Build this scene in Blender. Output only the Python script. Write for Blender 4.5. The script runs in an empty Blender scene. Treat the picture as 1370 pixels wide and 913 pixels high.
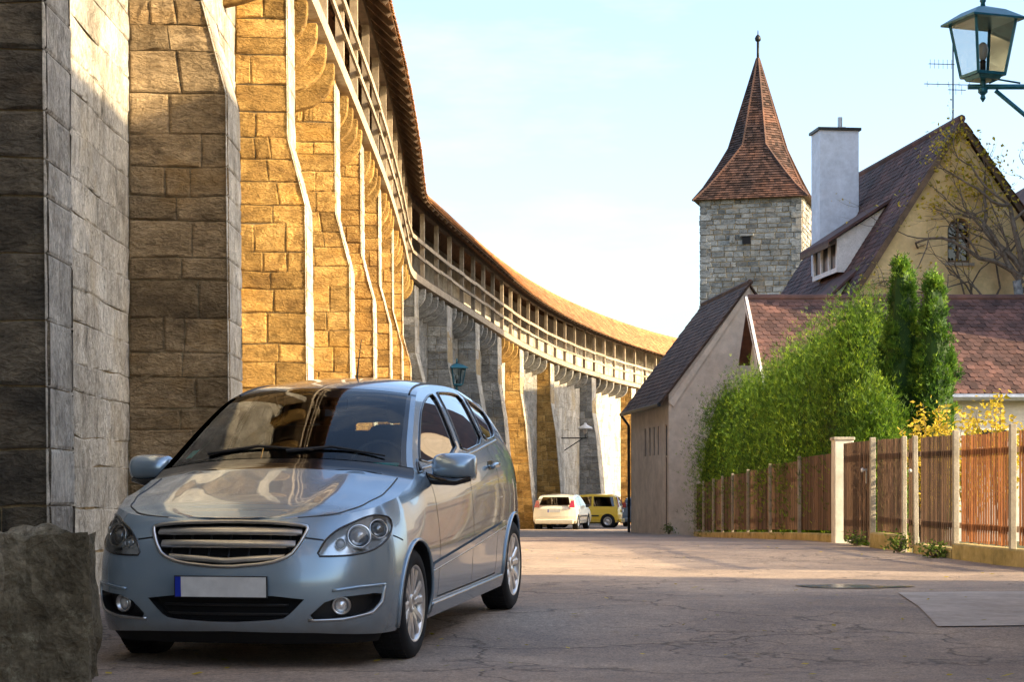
import bpy, bmesh, math, random
from mathutils import Vector, Matrix, noise as mnoise
from mathutils.geometry import delaunay_2d_cdt, tessellate_polygon
R = math.radians
scene = bpy.context.scene
col = scene.collection

# ------------------------------------------------------------------ camera
CZ, FPX, HX, HY = 0.93, 2600.0, 685.0, 665.0
cam_d = bpy.data.cameras.new("camera"); cam = bpy.data.objects.new("camera", cam_d); col.objects.link(cam)
cam.location = (0, 0, CZ); cam.rotation_euler = (R(90), 0, 0)
cam_d.sensor_width = 36.0; cam_d.lens = 36.0 * FPX / 1370.0
cam_d.shift_y = (HY - 456.5) / 1370.0
cam_d.clip_start = 0.05; cam_d.clip_end = 6000
scene.camera = cam

# ------------------------------------------------------------------ sky, sun, exposure
SUN_A, SUN_E = 15.0, 21.0          # degrees behind the camera plane (sun is to the right), elevation
w = bpy.data.worlds.new("World"); scene.world = w; w.use_nodes = True
nt = w.node_tree; nt.nodes.clear()
sky = nt.nodes.new("ShaderNodeTexSky"); sky.sky_type = 'NISHITA'; sky.sun_disc = False
sky.sun_elevation = R(SUN_E); sky.sun_rotation = R(90 + SUN_A)
sky.air_density = 1.0; sky.dust_density = 3.0; sky.ozone_density = 2.0
bgn = nt.nodes.new("ShaderNodeBackground"); bgn.inputs[1].default_value = 0.15
won = nt.nodes.new("ShaderNodeOutputWorld")
tc = nt.nodes.new("ShaderNodeTexCoord"); mp = nt.nodes.new("ShaderNodeMapping"); mp.inputs['Scale'].default_value = (1.6, 1.6, 6.0)
cn = nt.nodes.new("ShaderNodeTexNoise"); cn.inputs['Scale'].default_value = 2.2; cn.inputs['Detail'].default_value = 9; cn.inputs['Roughness'].default_value = .58
crp = nt.nodes.new("ShaderNodeValToRGB"); crp.color_ramp.elements[0].position = .50; crp.color_ramp.elements[0].color = (0, 0, 0, 1); crp.color_ramp.elements[1].position = .78; crp.color_ramp.elements[1].color = (.6, .6, .6, 1)
cmx = nt.nodes.new("ShaderNodeMix"); cmx.data_type = 'RGBA'; cmx.inputs[7].default_value = (3.0, 3.05, 3.1, 1)      # thin high cloud
nt.links.new(tc.outputs['Generated'], mp.inputs[0]); nt.links.new(mp.outputs[0], cn.inputs['Vector']); nt.links.new(cn.outputs[0], crp.inputs[0])
nt.links.new(crp.outputs[0], cmx.inputs[0]); nt.links.new(sky.outputs[0], cmx.inputs[6])
nt.links.new(cmx.outputs[2], bgn.inputs[0]); nt.links.new(bgn.outputs[0], won.inputs[0])
sd = bpy.data.lights.new("sun", 'SUN'); sun = bpy.data.objects.new("sun", sd); col.objects.link(sun)
sd.energy = 4.0; sd.angle = R(0.55); sd.color = (1.0, 0.79, 0.48)
sdir = Vector((-math.cos(R(SUN_A)) * math.cos(R(SUN_E)), math.sin(R(SUN_A)) * math.cos(R(SUN_E)), -math.sin(R(SUN_E))))
sun.rotation_euler = sdir.to_track_quat('-Z', 'Y').to_euler(); sun.location = (30, -10, 30)
scene.view_settings.view_transform = 'Standard'; scene.view_settings.look = 'None'
scene.view_settings.gamma = 1.0; scene.view_settings.exposure = 1.72
scene.view_settings.use_curve_mapping = False
scene.cycles.use_denoising = True
scene.cycles.max_bounces = 8; scene.cycles.transparent_max_bounces = 16

# ------------------------------------------------------------------ helpers
WM = {}
def tag(o, label=None, cat=None, group=None, kind=None):
    if label: o['label'] = label
    if cat: o['category'] = cat
    if group: o['group'] = group
    if kind: o['kind'] = kind
    return o
def attach(o, parent):
    if parent is not None:
        o.parent = parent
        o.matrix_parent_inverse = WM.get(parent.name, Matrix()).inverted()
def empty(name, loc=(0, 0, 0), label=None, cat=None, group=None, parent=None):
    o = bpy.data.objects.new(name, None); col.objects.link(o)
    o.location = loc; WM[o.name] = Matrix.Translation(loc)
    if parent is not None: attach(o, parent)
    o.empty_display_size = 0.3
    return tag(o, label, cat, group)
def obj_of(name, me, parent=None):
    o = bpy.data.objects.new(name, me); col.objects.link(o)
    if parent is not None: attach(o, parent)
    return o
class MB:
    """collects geometry for ONE mesh object"""
    def __init__(s): s.v = []; s.f = []; s.t = []; s.m = []; s.mi = 0; s.tint = 1.0
    def add(s, verts, faces, tint=None):
        b = len(s.v); s.v.extend([tuple(p) for p in verts])
        for f in faces:
            s.f.append(tuple(i + b for i in f)); s.m.append(s.mi)
        s.t.extend([s.tint if tint is None else tint] * len(verts))
        return s
    def box(s, c, size, rot=None, tint=None):
        hx, hy, hz = size[0] / 2, size[1] / 2, size[2] / 2
        P = [Vector((x, y, z)) for z in (-hz, hz) for y in (-hy, hy) for x in (-hx, hx)]
        if rot is not None: P = [rot @ p for p in P]
        c = Vector(c)
        return s.add([c + p for p in P], [(0, 2, 3, 1), (4, 5, 7, 6), (0, 1, 5, 4), (2, 6, 7, 3), (0, 4, 6, 2), (1, 3, 7, 5)], tint)
    def beam(s, a, b, wd, ht, up=(0, 0, 1), tint=None):
        a = Vector(a); b = Vector(b); d = (b - a); L = d.length; d = d / L
        u = Vector(up); x = d.cross(u)
        if x.length < 1e-5: x = d.cross(Vector((0, 1, 0)))
        x.normalize(); z = x.cross(d).normalized()
        P = []
        for p in (a, b):
            for sz in (-.5, .5):
                for sx in (-.5, .5): P.append(p + x * wd * sx + z * ht * sz)
        return s.add(P, [(0, 1, 3, 2), (4, 6, 7, 5), (0, 4, 5, 1), (2, 3, 7, 6), (0, 2, 6, 4), (1, 5, 7, 3)], tint)
    def tube(s, pts, r, n=6, cap=True, tint=None, closed=False):
        pts = [Vector(p) for p in pts]; m = len(pts)
        rr = r if isinstance(r, (list, tuple)) else [r] * m
        V = []; F = []; px = None
        for i, p in enumerate(pts):
            if closed: d = pts[(i + 1) % m] - pts[i - 1]
            else: d = pts[min(i + 1, m - 1)] - pts[max(i - 1, 0)]
            if d.length < 1e-9: d = Vector((0, 0, 1))
            d.normalize()
            if px is None:
                px = d.orthogonal().normalized()
            else:
                px = (px - d * px.dot(d))
                px = px.normalized() if px.length > 1e-6 else d.orthogonal().normalized()
            py = d.cross(px)
            for k in range(n):
                a = 2 * math.pi * k / n
                V.append(p + (px * math.cos(a) + py * math.sin(a)) * rr[i])
        for i in range(m if closed else m - 1):
            j = (i + 1) % m
            for k in range(n):
                k2 = (k + 1) % n
                F.append((i * n + k, i * n + k2, j * n + k2, j * n + k))
        if cap and not closed:
            F.append(tuple(range(n - 1, -1, -1))); F.append(tuple((m - 1) * n + k for k in range(n)))
        return s.add(V, F, tint)
    def prism(s, poly, d, tint=None):
        """poly: 3-D planar polygon, d: extrusion vector"""
        n = len(poly); d = Vector(d); P = [Vector(p) for p in poly]
        V = P + [p + d for p in P]
        F = [tuple(range(n - 1, -1, -1)), tuple(range(n, 2 * n))] + [(i, (i + 1) % n, n + (i + 1) % n, n + i) for i in range(n)]
        return s.add(V, F, tint)
    def lathe(s, prof, c, axis='z', n=20, tint=None, cap=True):
        """prof: list of (r, h)"""
        V = []; F = []; c = Vector(c); m = len(prof)
        for r, h in prof:
            for k in range(n):
                a = 2 * math.pi * k / n; ca, sa = math.cos(a) * r, math.sin(a) * r
                V.append(c + (Vector((ca, sa, h)) if axis == 'z' else Vector((h, ca, sa)) if axis == 'x' else Vector((sa, h, ca))))
        for i in range(m - 1):
            for k in range(n):
                k2 = (k + 1) % n
                F.append((i * n + k, i * n + k2, (i + 1) * n + k2, (i + 1) * n + k))
        if cap and prof[0][0] > 1e-4: F.append(tuple(range(n - 1, -1, -1)))
        if cap and prof[-1][0] > 1e-4: F.append(tuple((m - 1) * n + k for k in range(n)))
        return s.add(V, F, tint)
    def mesh(s, name, mats, smooth=False):
        me = bpy.data.meshes.new(name); me.from_pydata(s.v, [], s.f)
        mats = mats if isinstance(mats, (list, tuple)) else [mats]
        for m in mats: me.materials.append(m)
        if len(mats) > 1: me.polygons.foreach_set('material_index', s.m)
        at = me.attributes.new('tint', 'FLOAT', 'POINT'); at.data.foreach_set('value', s.t)
        if smooth: me.polygons.foreach_set('use_smooth', [True] * len(me.polygons))
        me.update(); return me
    def build(s, name, mats, parent=None, smooth=False, bevel=0, kind=None):
        o = obj_of(name, s.mesh(name, mats, smooth), parent)
        if bevel:
            b = o.modifiers.new('bevel', 'BEVEL'); b.width = bevel; b.segments = 2; b.limit_method = 'ANGLE'; b.angle_limit = R(40)
        if kind: o['kind'] = kind
        return o
def at(px, py, Y):
    """world point at depth Y seen at photograph pixel px,py"""
    return Vector(((px - HX) / FPX * Y, Y, CZ - (py - HY) / FPX * Y))
def lerp(a, b, t): return a + (b - a) * t
def interp(tab, x):
    if x <= tab[0][0]: return tab[0][1]
    for (x0, y0), (x1, y1) in zip(tab, tab[1:]):
        if x <= x1: return y0 + (y1 - y0) * (x - x0) / (x1 - x0)
    return tab[-1][1]
def smooth_interp(tab, x):
    """Catmull-Rom through a table of scalars"""
    n = len(tab)
    if x <= tab[0][0]: return tab[0][1]
    if x >= tab[-1][0]: return tab[-1][1]
    for i in range(n - 1):
        if x <= tab[i + 1][0]: break
    x0, y0 = tab[i]; x1, y1 = tab[i + 1]; h = x1 - x0
    m0 = (y1 - tab[i - 1][1]) / (x1 - tab[i - 1][0]) if i > 0 else (y1 - y0) / h
    m1 = (tab[i + 2][1] - y0) / (tab[i + 2][0] - x0) if i + 2 < n else (y1 - y0) / h
    t = (x - x0) / h
    return (2 * t**3 - 3 * t * t + 1) * y0 + (t**3 - 2 * t * t + t) * h * m0 + (-2 * t**3 + 3 * t * t) * y1 + (t**3 - t * t) * h * m1
def in_poly(x, y, poly):
    c = False; n = len(poly); j = n - 1
    for i in range(n):
        xi, yi = poly[i]; xj, yj = poly[j]
        if (yi > y) != (yj > y) and x < (xj - xi) * (y - yi) / (yj - yi) + xi: c = not c
        j = i
    return c
def holed(mb, O, U, V, N, outer, holes, depth):
    """flat panel (u,v polygon with holes) plus reveals going to -N*depth"""
    O = Vector(O); U = Vector(U); V = Vector(V); N = Vector(N)
    pts = []; edges = []
    for loop in [outer] + holes:
        b = len(pts); n = len(loop)
        pts += [Vector(p) for p in loop]; edges += [(b + i, b + (i + 1) % n) for i in range(n)]
    r = delaunay_2d_cdt(pts, edges, [], 0, 1e-5)
    vs, fs = r[0], r[2]; keep = []
    for f in fs:
        cx = sum(vs[i][0] for i in f) / len(f); cy = sum(vs[i][1] for i in f) / len(f)
        if in_poly(cx, cy, outer) and not any(in_poly(cx, cy, h) for h in holes): keep.append(f)
    mb.add([O + U * p[0] + V * p[1] for p in vs], keep)
    for loop in holes:
        n = len(loop); A = [O + U * p[0] + V * p[1] for p in loop]; B = [a - N * depth for a in A]
        mb.add(A + B, [(i, (i + 1) % n, n + (i + 1) % n, n + i) for i in range(n)])

# ------------------------------------------------------------------ materials
MATS = {}
def nn(nt, t, **kw):
    n = nt.nodes.new(t)
    for k, v in kw.items(): setattr(n, k, v)
    return n
def ramp(nt, fac, stops):
    r = nn(nt, 'ShaderNodeValToRGB'); e = r.color_ramp.elements
    while len(e) < len(stops): e.new(0.5)
    for i, (p, c) in enumerate(stops): e[i].position = p; e[i].color = (*c, 1) if len(c) == 3 else c
    nt.links.new(fac, r.inputs[0]); return r.outputs[0]
def mixc(nt, fac, a, b, mode='MIX'):
    m = nn(nt, 'ShaderNodeMix', data_type='RGBA', blend_type=mode)
    for sock, val in ((m.inputs[0], fac), (m.inputs[6], a), (m.inputs[7], b)):
        if hasattr(val, 'is_linked') or hasattr(val, 'links'): nt.links.new(val, sock)
        elif isinstance(val, (int, float)): sock.default_value = val
        else: sock.default_value = (*val, 1)
    return m.outputs[2]
def fmath(nt, op, a, b=0.0, c=None):
    m = nn(nt, 'ShaderNodeMath', operation=op)
    for i, v in enumerate((a, b) if c is None else (a, b, c)):
        if isinstance(v, (int, float)): m.inputs[i].default_value = v
        else: nt.links.new(v, m.inputs[i])
    return m.outputs[0]
def mat_base(name):
    m = bpy.data.materials.new(name); m.use_nodes = True; nt = m.node_tree
    return m, nt, nt.nodes['Principled BSDF']
def world_pos(nt, scale=(1, 1, 1), local=False):
    if local: src = nn(nt, 'ShaderNodeTexCoord').outputs['Object']
    else: src = nn(nt, 'ShaderNodeNewGeometry').outputs['Position']
    mp = nn(nt, 'ShaderNodeMapping'); mp.inputs['Scale'].default_value = scale
    nt.links.new(src, mp.inputs[0]); return mp.outputs[0]
def noise(nt, vec, scale, detail=6, rough=0.6, dist=0.0):
    n = nn(nt, 'ShaderNodeTexNoise'); n.inputs['Scale'].default_value = scale
    n.inputs['Detail'].default_value = detail; n.inputs['Roughness'].default_value = rough
    n.inputs['Distortion'].default_value = dist
    nt.links.new(vec, n.inputs['Vector']); return n.outputs[0]
def surf(name, c1, c2, scale=3, rough=0.85, bump=0.3, bscale=20, bdist=0.02, stretch=(1, 1, 1), var=None, varamt=0.5,
         metallic=0.0, c3=None, spec=0.3, local=False, s2=None):
    """generic weathered surface: two or three tones by noise, relief by noise, per-piece variation"""
    m, nt, b = mat_base(name)
    P = world_pos(nt, stretch, local)
    n1 = noise(nt, P, scale, 8, 0.62)
    st = [(0.32, c1), (0.68, c2)] if c3 is None else [(0.28, c1), (0.5, c3), (0.72, c2)]
    c = ramp(nt, n1, st)
    n2 = noise(nt, P, s2 or scale * 6, 6, 0.7)
    c = mixc(nt, 0.5, c, ramp(nt, n2, [(0.3, (.62, .62, .62)), (0.7, (1.28, 1.28, 1.28))]), 'MULTIPLY')
    if var == 'attr':
        a = nn(nt, 'ShaderNodeAttribute', attribute_name='tint').outputs['Fac']
        c = mixc(nt, 1.0, c, a, 'MULTIPLY')
    elif var == 'obj':
        oi = nn(nt, 'ShaderNodeObjectInfo').outputs['Random']
        c = mixc(nt, 1.0, c, fmath(nt, 'MULTIPLY_ADD', oi, varamt, 1 - varamt / 2), 'MULTIPLY')
    nt.links.new(c, b.inputs['Base Color'])
    b.inputs['Roughness'].default_value = rough; b.inputs['Metallic'].default_value = metallic
    b.inputs['Specular IOR Level'].default_value = spec
    if bump:
        bn = nn(nt, 'ShaderNodeBump'); bn.inputs['Strength'].default_value = bump; bn.inputs['Distance'].default_value = bdist
        n3 = noise(nt, P, bscale, 10, 0.68)
        nt.links.new(n3, bn.inputs['Height']); nt.links.new(bn.outputs[0], b.inputs['Normal'])
    MATS[name] = m; return m
def plain(name, c, rough=0.5, metallic=0.0, spec=0.5, coat=0.0, emit=0):
    m, nt, b = mat_base(name)
    P = world_pos(nt, local=True)
    n1 = noise(nt, P, 14, 5, 0.6)
    k = ramp(nt, n1, [(0.3, tuple(x * 0.88 for x in c)), (0.7, tuple(min(1, x * 1.1) for x in c))])
    nt.links.new(k, b.inputs['Base Color'])
    b.inputs['Roughness'].default_value = rough; b.inputs['Metallic'].default_value = metallic
    b.inputs['Specular IOR Level'].default_value = spec; b.inputs['Coat Weight'].default_value = coat
    b.inputs['Coat Roughness'].default_value = 0.04
    MATS[name] = m; return m
def glass(name, tint=(0.75, 0.82, 0.82), ior=1.5, rough=0.0, boost=1.0):
    m = bpy.data.materials.new(name); m.use_nodes = True; nt = m.node_tree; nt.nodes.clear()
    o = nn(nt, 'ShaderNodeOutputMaterial'); t = nn(nt, 'ShaderNodeBsdfTransparent'); g = nn(nt, 'ShaderNodeBsdfGlossy')
    t.inputs[0].default_value = (*tint, 1); g.inputs['Roughness'].default_value = rough
    f = nn(nt, 'ShaderNodeFresnel'); f.inputs[0].default_value = ior
    k = fmath(nt, 'MULTIPLY', f.outputs[0], boost); k = fmath(nt, 'MINIMUM', k, 1.0)
    mx = nn(nt, 'ShaderNodeMixShader'); nt.links.new(k, mx.inputs[0]); nt.links.new(t.outputs[0], mx.inputs[1]); nt.links.new(g.outputs[0], mx.inputs[2])
    nt.links.new(mx.outputs[0], o.inputs[0]); MATS[name] = m; return m

def stone_mat(name, c1, c3, c2, bump=1.0, bscale=5, bdist=0.05, rust=None, stretch=(1, 1, 1.9), lichen=None):
    m, nt, b = mat_base(name)
    P = world_pos(nt, stretch)
    n1 = noise(nt, P, 1.6, 8, 0.65, 0.3)
    c = ramp(nt, n1, [(0.28, c1), (0.5, c3), (0.72, c2)])
    n2 = noise(nt, P, 14, 8, 0.75)
    c = mixc(nt, 0.75, c, ramp(nt, n2, [(0.3, (.55, .53, .5)), (0.68, (1.3, 1.3, 1.3))]), 'MULTIPLY')
    n9 = noise(nt, P, 48, 4, .8)
    c = mixc(nt, .5, c, ramp(nt, n9, [(.36, (.5, .48, .45)), (.5, (1, 1, 1)), (.66, (1.35, 1.33, 1.3))]), 'MULTIPLY')
    n10 = noise(nt, P, 4.5, 6, .75)
    c = mixc(nt, .75, c, ramp(nt, n10, [(.34, (.5, .49, .48)), (.5, (1, 1, 1)), (.68, (1.22, 1.2, 1.15))]), 'MULTIPLY')
    if rust:
        n4 = noise(nt, P, 0.9, 5, 0.6)
        c = mixc(nt, ramp(nt, n4, [(0.55, (0, 0, 0)), (0.72, (.8, .8, .8))]), c, rust)
    if lichen:
        n5 = noise(nt, P, 2.3, 9, 0.8)
        c = mixc(nt, ramp(nt, n5, [(0.58, (0, 0, 0)), (0.66, (.7, .7, .7))]), c, lichen)
    a = nn(nt, 'ShaderNodeAttribute', attribute_name='tint').outputs['Fac']
    c = mixc(nt, 1.0, c, a, 'MULTIPLY')
    nt.links.new(c, b.inputs['Base Color']); b.inputs['Roughness'].default_value = 0.92; b.inputs['Specular IOR Level'].default_value = 0.15
    v = nn(nt, 'ShaderNodeTexVoronoi', feature='F1'); v.inputs['Scale'].default_value = bscale * 2.2
    dm = nn(nt, 'ShaderNodeVectorMath', operation='ADD'); ns = nn(nt, 'ShaderNodeTexNoise'); ns.inputs['Scale'].default_value = 7
    sc = nn(nt, 'ShaderNodeVectorMath', operation='SCALE'); sc.inputs['Scale'].default_value = 0.25
    nt.links.new(P, ns.inputs['Vector']); nt.links.new(ns.outputs['Color'], sc.inputs[0]); nt.links.new(P, dm.inputs[0]); nt.links.new(sc.outputs[0], dm.inputs[1])
    nt.links.new(dm.outputs[0], v.inputs['Vector'])
    n3 = noise(nt, dm.outputs[0], bscale, 12, 0.72)
    n6 = noise(nt, dm.outputs[0], bscale * 6, 8, 0.7)
    h = fmath(nt, 'ADD', fmath(nt, 'ADD', n3, fmath(nt, 'MULTIPLY', n6, .22)), fmath(nt, 'MULTIPLY', v.outputs['Distance'], 0.35))
    bn = nn(nt, 'ShaderNodeBump'); bn.inputs['Strength'].default_value = bump; bn.inputs['Distance'].default_value = bdist
    nt.links.new(h, bn.inputs['Height']); nt.links.new(bn.outputs[0], b.inputs['Normal'])
    MATS[name] = m; return m

stone_mat('sandstone', (.18, .10, .036), (.40, .24, .075), (.54, .35, .125), 1.0, 8, 0.055, rust=(.46, .24, .05))
stone_mat('dark_stone', (.05, .047, .042), (.13, .112, .085), (.28, .235, .165), 1.0, 8, 0.055, rust=(.14, .09, .05))
stone_mat('brown_stone', (.12, .085, .05), (.31, .22, .12), (.46, .34, .20), 1.0, 8, 0.055, rust=(.32, .19, .07))
stone_mat('mortar', (.30, .22, .12), (.40, .30, .17), (.50, .39, .24), 0.8, 8, 0.03)
stone_mat('limewashed_rubble', (.30, .26, .20), (.50, .46, .39), (.66, .62, .54), 1.0, 9, 0.055, rust=(.42, .33, .2), stretch=(1, 1, .7))
stone_mat('shaded_grey_stone', (.17, .165, .15), (.30, .29, .26), (.44, .42, .38), 1.0, 8, 0.055, rust=(.33, .27, .18))  # greyed copy of the wall stone: shade put into the colour
stone_mat('mossy_boulder', (.08, .068, .045), (.22, .19, .13), (.44, .39, .30), 1.0, 9, 0.05, lichen=(.42, .40, .28), stretch=(1, 1, 1))
stone_mat('tower_stone', (.13, .135, .13), (.27, .27, .255), (.42, .41, .38), 0.8, 2, 0.08, rust=(.33, .26, .18), stretch=(.6, .6, 1.2))
surf('weathered_wood', (.27, .20, .13), (.48, .39, .27), 5, .8, .4, 30, .006, (1, 1, 1), 'attr')
surf('dark_wood', (.075, .05, .032), (.16, .105, .065), 4, .8, .4, 30, .006, (1, 1, 1), 'attr')
surf('underside_boards', (.14, .075, .038), (.28, .15, .075), 4, .8, .5, 25, .008, (1, 1, 3), 'attr')
surf('roof_tile_orange', (.20, .085, .035), (.46, .235, .09), 1.5, .85, .4, 30, .006, var='attr', c3=(.34, .155, .06))
surf('roof_tile_brown', (.045, .028, .026), (.15, .072, .055), 1.3, .8, .4, 30, .006, var='attr', c3=(.088, .047, .039))
surf('roof_tile_dark', (.05, .034, .026), (.16, .09, .058), 1.3, .8, .4, 30, .006, var='attr', c3=(.095, .058, .04))
surf('roof_tile_red', (.05, .034, .03), (.19, .085, .05), .5, .85, .4, 12, .02, var='attr', c3=(.10, .054, .04))
surf('beige_plaster', (.50, .40, .30), (.68, .57, .45), .9, .92, .4, 22, .015, c3=(.60, .49, .375), s2=3)
surf('yellow_plaster', (.56, .40, .18), (.70, .53, .28), .7, .92, .3, 22, .012, c3=(.64, .47, .23), s2=4)
surf('cream_plaster', (.52, .48, .41), (.64, .60, .53), .7, .92, .3, 22, .012)
surf('white_render', (.50, .545, .60), (.60, .645, .70), .6, .9, .25, 30, .01)
surf('white_paint', (.62, .60, .55), (.78, .76, .72), 5, .6, .15, 40, .003)
surf('dark_metal', (.018, .018, .018), (.04, .04, .038), 8, .5, .1, 40, .002, metallic=.6)
surf('teal_metal', (.006, .085, .12), (.015, .15, .20), 9, .38, .15, 60, .002, metallic=.3, spec=.5)
surf('zinc', (.30, .32, .34), (.45, .47, .49), 6, .45, .1, 40, .002, metallic=.8)
surf('concrete', (.28, .25, .20), (.43, .385, .31), 5, .9, .5, 45, .01, var='attr')
surf('mossy_plinth', (.20, .165, .06), (.50, .38, .17), 3, .92, .7, 18, .03, c3=(.38, .29, .11), var='attr')
surf('brown_slat', (.075, .042, .024), (.15, .085, .05), 3, .75, .3, 25, .004, (4, 4, .6), 'obj', .95)
surf('sunglow_slat', (.23, .083, .028), (.40, .155, .052), 3, .7, .3, 25, .004, (4, 4, .6), 'obj', .8)  # near panels: backlit sun glow put into the slat colour as orange
surf('soil', (.06, .045, .03), (.14, .12, .06), .6, .95, .6, 6, .05, c3=(.09, .09, .035))
surf('bark', (.07, .05, .035), (.20, .16, .12), 9, .9, .7, 30, .01)
surf('grey_bark', (.10, .095, .085), (.36, .35, .32), 9, .9, .6, 30, .01)
surf('granite_slab', (.36, .30, .25), (.50, .43, .37), 2, .85, .4, 70, .006)
glass('window_glass', (.10, .12, .13), 1.6)
glass('lantern_glass', (.72, .80, .82), 1.45, .08, 1.4)
plain('black_void', (.006, .006, .007), .9)
plain('dark_pane', (.02, .025, .03), .3, spec=.15)
plain('black_plastic', (.012, .012, .013), .45)
plain('black_gloss', (.008, .008, .009), .12, coat=.5)
plain('tyre_rubber', (.014, .014, .015), .8, spec=.25)

# asphalt: worn, patched, cracked
def asphalt():
    m, nt, b = mat_base('asphalt'); P = world_pos(nt)
    n1 = noise(nt, P, 0.35, 6, .6, .4); n2 = noise(nt, P, 2.2, 8, .7); n3 = noise(nt, P, 70, 4, .7)
    c = ramp(nt, n1, [(.3, (.22, .17, .135)), (.5, (.32, .25, .195)), (.7, (.41, .325, .25))])
    c = mixc(nt, .8, c, ramp(nt, n2, [(.3, (.62, .62, .64)), (.7, (1.25, 1.22, 1.18))]), 'MULTIPLY')
    c = mixc(nt, .8, c, ramp(nt, n3, [(.33, (.45, .45, .47)), (.66, (1.6, 1.58, 1.55))]), 'MULTIPLY')
    # cracks: voronoi cell borders warped by noise, only where the slab is broken up
    wn = nn(nt, 'ShaderNodeTexNoise'); wn.inputs['Scale'].default_value = 1.7; wn.inputs['Detail'].default_value = 6
    nt.links.new(P, wn.inputs['Vector'])
    s1 = nn(nt, 'ShaderNodeVectorMath', operation='SCALE'); s1.inputs['Scale'].default_value = 1.1
    nt.links.new(wn.outputs['Color'], s1.inputs[0])
    ad = nn(nt, 'ShaderNodeVectorMath', operation='ADD'); nt.links.new(P, ad.inputs[0]); nt.links.new(s1.outputs[0], ad.inputs[1])
    hs = []
    for sc, wd, lo, hi in ((.55, .014, .40, .48), (1.9, .028, .52, .6)):
        vo = nn(nt, 'ShaderNodeTexVoronoi', feature='DISTANCE_TO_EDGE'); vo.inputs['Scale'].default_value = sc
        nt.links.new(ad.outputs[0], vo.inputs['Vector'])
        line = ramp(nt, vo.outputs['Distance'], [(0, (1, 1, 1)), (wd, (0, 0, 0))])
        mask = ramp(nt, noise(nt, P, .23, 3, .5), [(lo, (0, 0, 0)), (hi, (1, 1, 1))])
        hs.append(mixc(nt, 1.0, line, mask, 'MULTIPLY'))
    cr = mixc(nt, 1.0, hs[0], hs[1], 'ADD')
    c = mixc(nt, mixc(nt, 1.0, cr, (.6, .6, .6), 'MULTIPLY'), c, (.03, .026, .023))
    n8 = noise(nt, P, 22, 6, .75)
    c = mixc(nt, .7, c, ramp(nt, n8, [(.32, (.6, .6, .6)), (.68, (1.35, 1.33, 1.3))]), 'MULTIPLY')
    nt.links.new(c, b.inputs['Base Color'])
    rg = ramp(nt, n2, [(.3, (.72, .72, .72)), (.7, (.9, .9, .9))]); nt.links.new(rg, b.inputs['Roughness'])
    b.inputs['Specular IOR Level'].default_value = .3
    hgt = fmath(nt, 'ADD', fmath(nt, 'MULTIPLY', n3, .5), fmath(nt, 'MULTIPLY', n2, .9))
    sp = nn(nt, 'ShaderNodeSeparateColor'); nt.links.new(cr, sp.inputs[0])
    hgt = fmath(nt, 'SUBTRACT', hgt, fmath(nt, 'MULTIPLY', sp.outputs[0], 1.0))
    bn = nn(nt, 'ShaderNodeBump'); bn.inputs['Strength'].default_value = .7; bn.inputs['Distance'].default_value = .014
    nt.links.new(hgt, bn.inputs['Height']); nt.links.new(bn.outputs[0], b.inputs['Normal'])
    MATS['asphalt'] = m
asphalt()
m, nt, b = mat_base('puddle_water')
b.inputs['Base Color'].default_value = (.02, .018, .016, 1); b.inputs['Roughness'].default_value = .04
pn_ = noise(nt, world_pos(nt), 9, 4, .6); pbm = nn(nt, 'ShaderNodeBump'); pbm.inputs['Strength'].default_value = .5; pbm.inputs['Distance'].default_value = .05
nt.links.new(pn_, pbm.inputs['Height']); nt.links.new(pbm.outputs[0], b.inputs['Normal'])
MATS['puddle_water'] = m

# ------------------------------------------------------------------ ground
GZ = [(-200, 0), (8, .0), (11.2, .0), (14, .13), (18, .15), (23, .13), (30, .19), (35, .14), (45, -.03), (55, -.2), (84, -.46), (130, -.7), (200, -.7)]
def gz(y): return smooth_interp(GZ, y)
def sheet(name, xs, ys, dz, mat, wob=0.0, lift=None):
    mb = MB(); nx = len(xs)
    V = []
    for y in ys:
        for x in xs:
            z = gz(y) + dz + (wob * mnoise.noise((x * .6, y * .6, 3.1)) if wob else 0)
            if lift: z += lift(x, y)
            V.append((x, y, z))
    F = [(j * nx + i, j * nx + i + 1, (j + 1) * nx + i + 1, (j + 1) * nx + i) for j in range(len(ys) - 1) for i in range(nx - 1)]
    mb.add(V, F); o = mb.build(name, MATS[mat], smooth=True); o['kind'] = 'structure'; return o
ysg = [-600, -200, -50, -10] + [i * 2.0 for i in range(-4, 70)] + [150, 200, 400, 1000, 3000]
sheet('ground', [-3000, -600, -100, -30, -6, -3, 0, 3, 6, 10, 20, 40, 100, 600, 3000], ysg, -.10, 'soil')
def road_right(y): return interp([(-40, 6.5), (20, 6.6), (24, 5.6), (29, 5.33), (33, 5.2), (56, 5.2), (62, 5.05), (70, 9), (130, 20)], y)
mb = MB(); ysr = [-40, -20, -5, 0, 4] + [5 + i * .3 for i in range(110)] + [38 + i for i in range(90)]
NX = 44; V = []
for y in ysr:
    for i in range(NX):
        x = lerp(-4.2, road_right(y), i / (NX - 1))
        z = gz(y) + .012 * mnoise.noise((x * .7, y * .5, 7.7)) + .006 * mnoise.noise((x * 2.1, y * 1.7, 1.7))
        V.append((x, y, z))
mb.add(V, [(j * NX + i, j * NX + i + 1, (j + 1) * NX + i + 1, (j + 1) * NX + i) for j in range(len(ysr) - 1) for i in range(NX - 1)])
road = mb.build('road', MATS['asphalt'], smooth=True); road['kind'] = 'structure'
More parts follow.
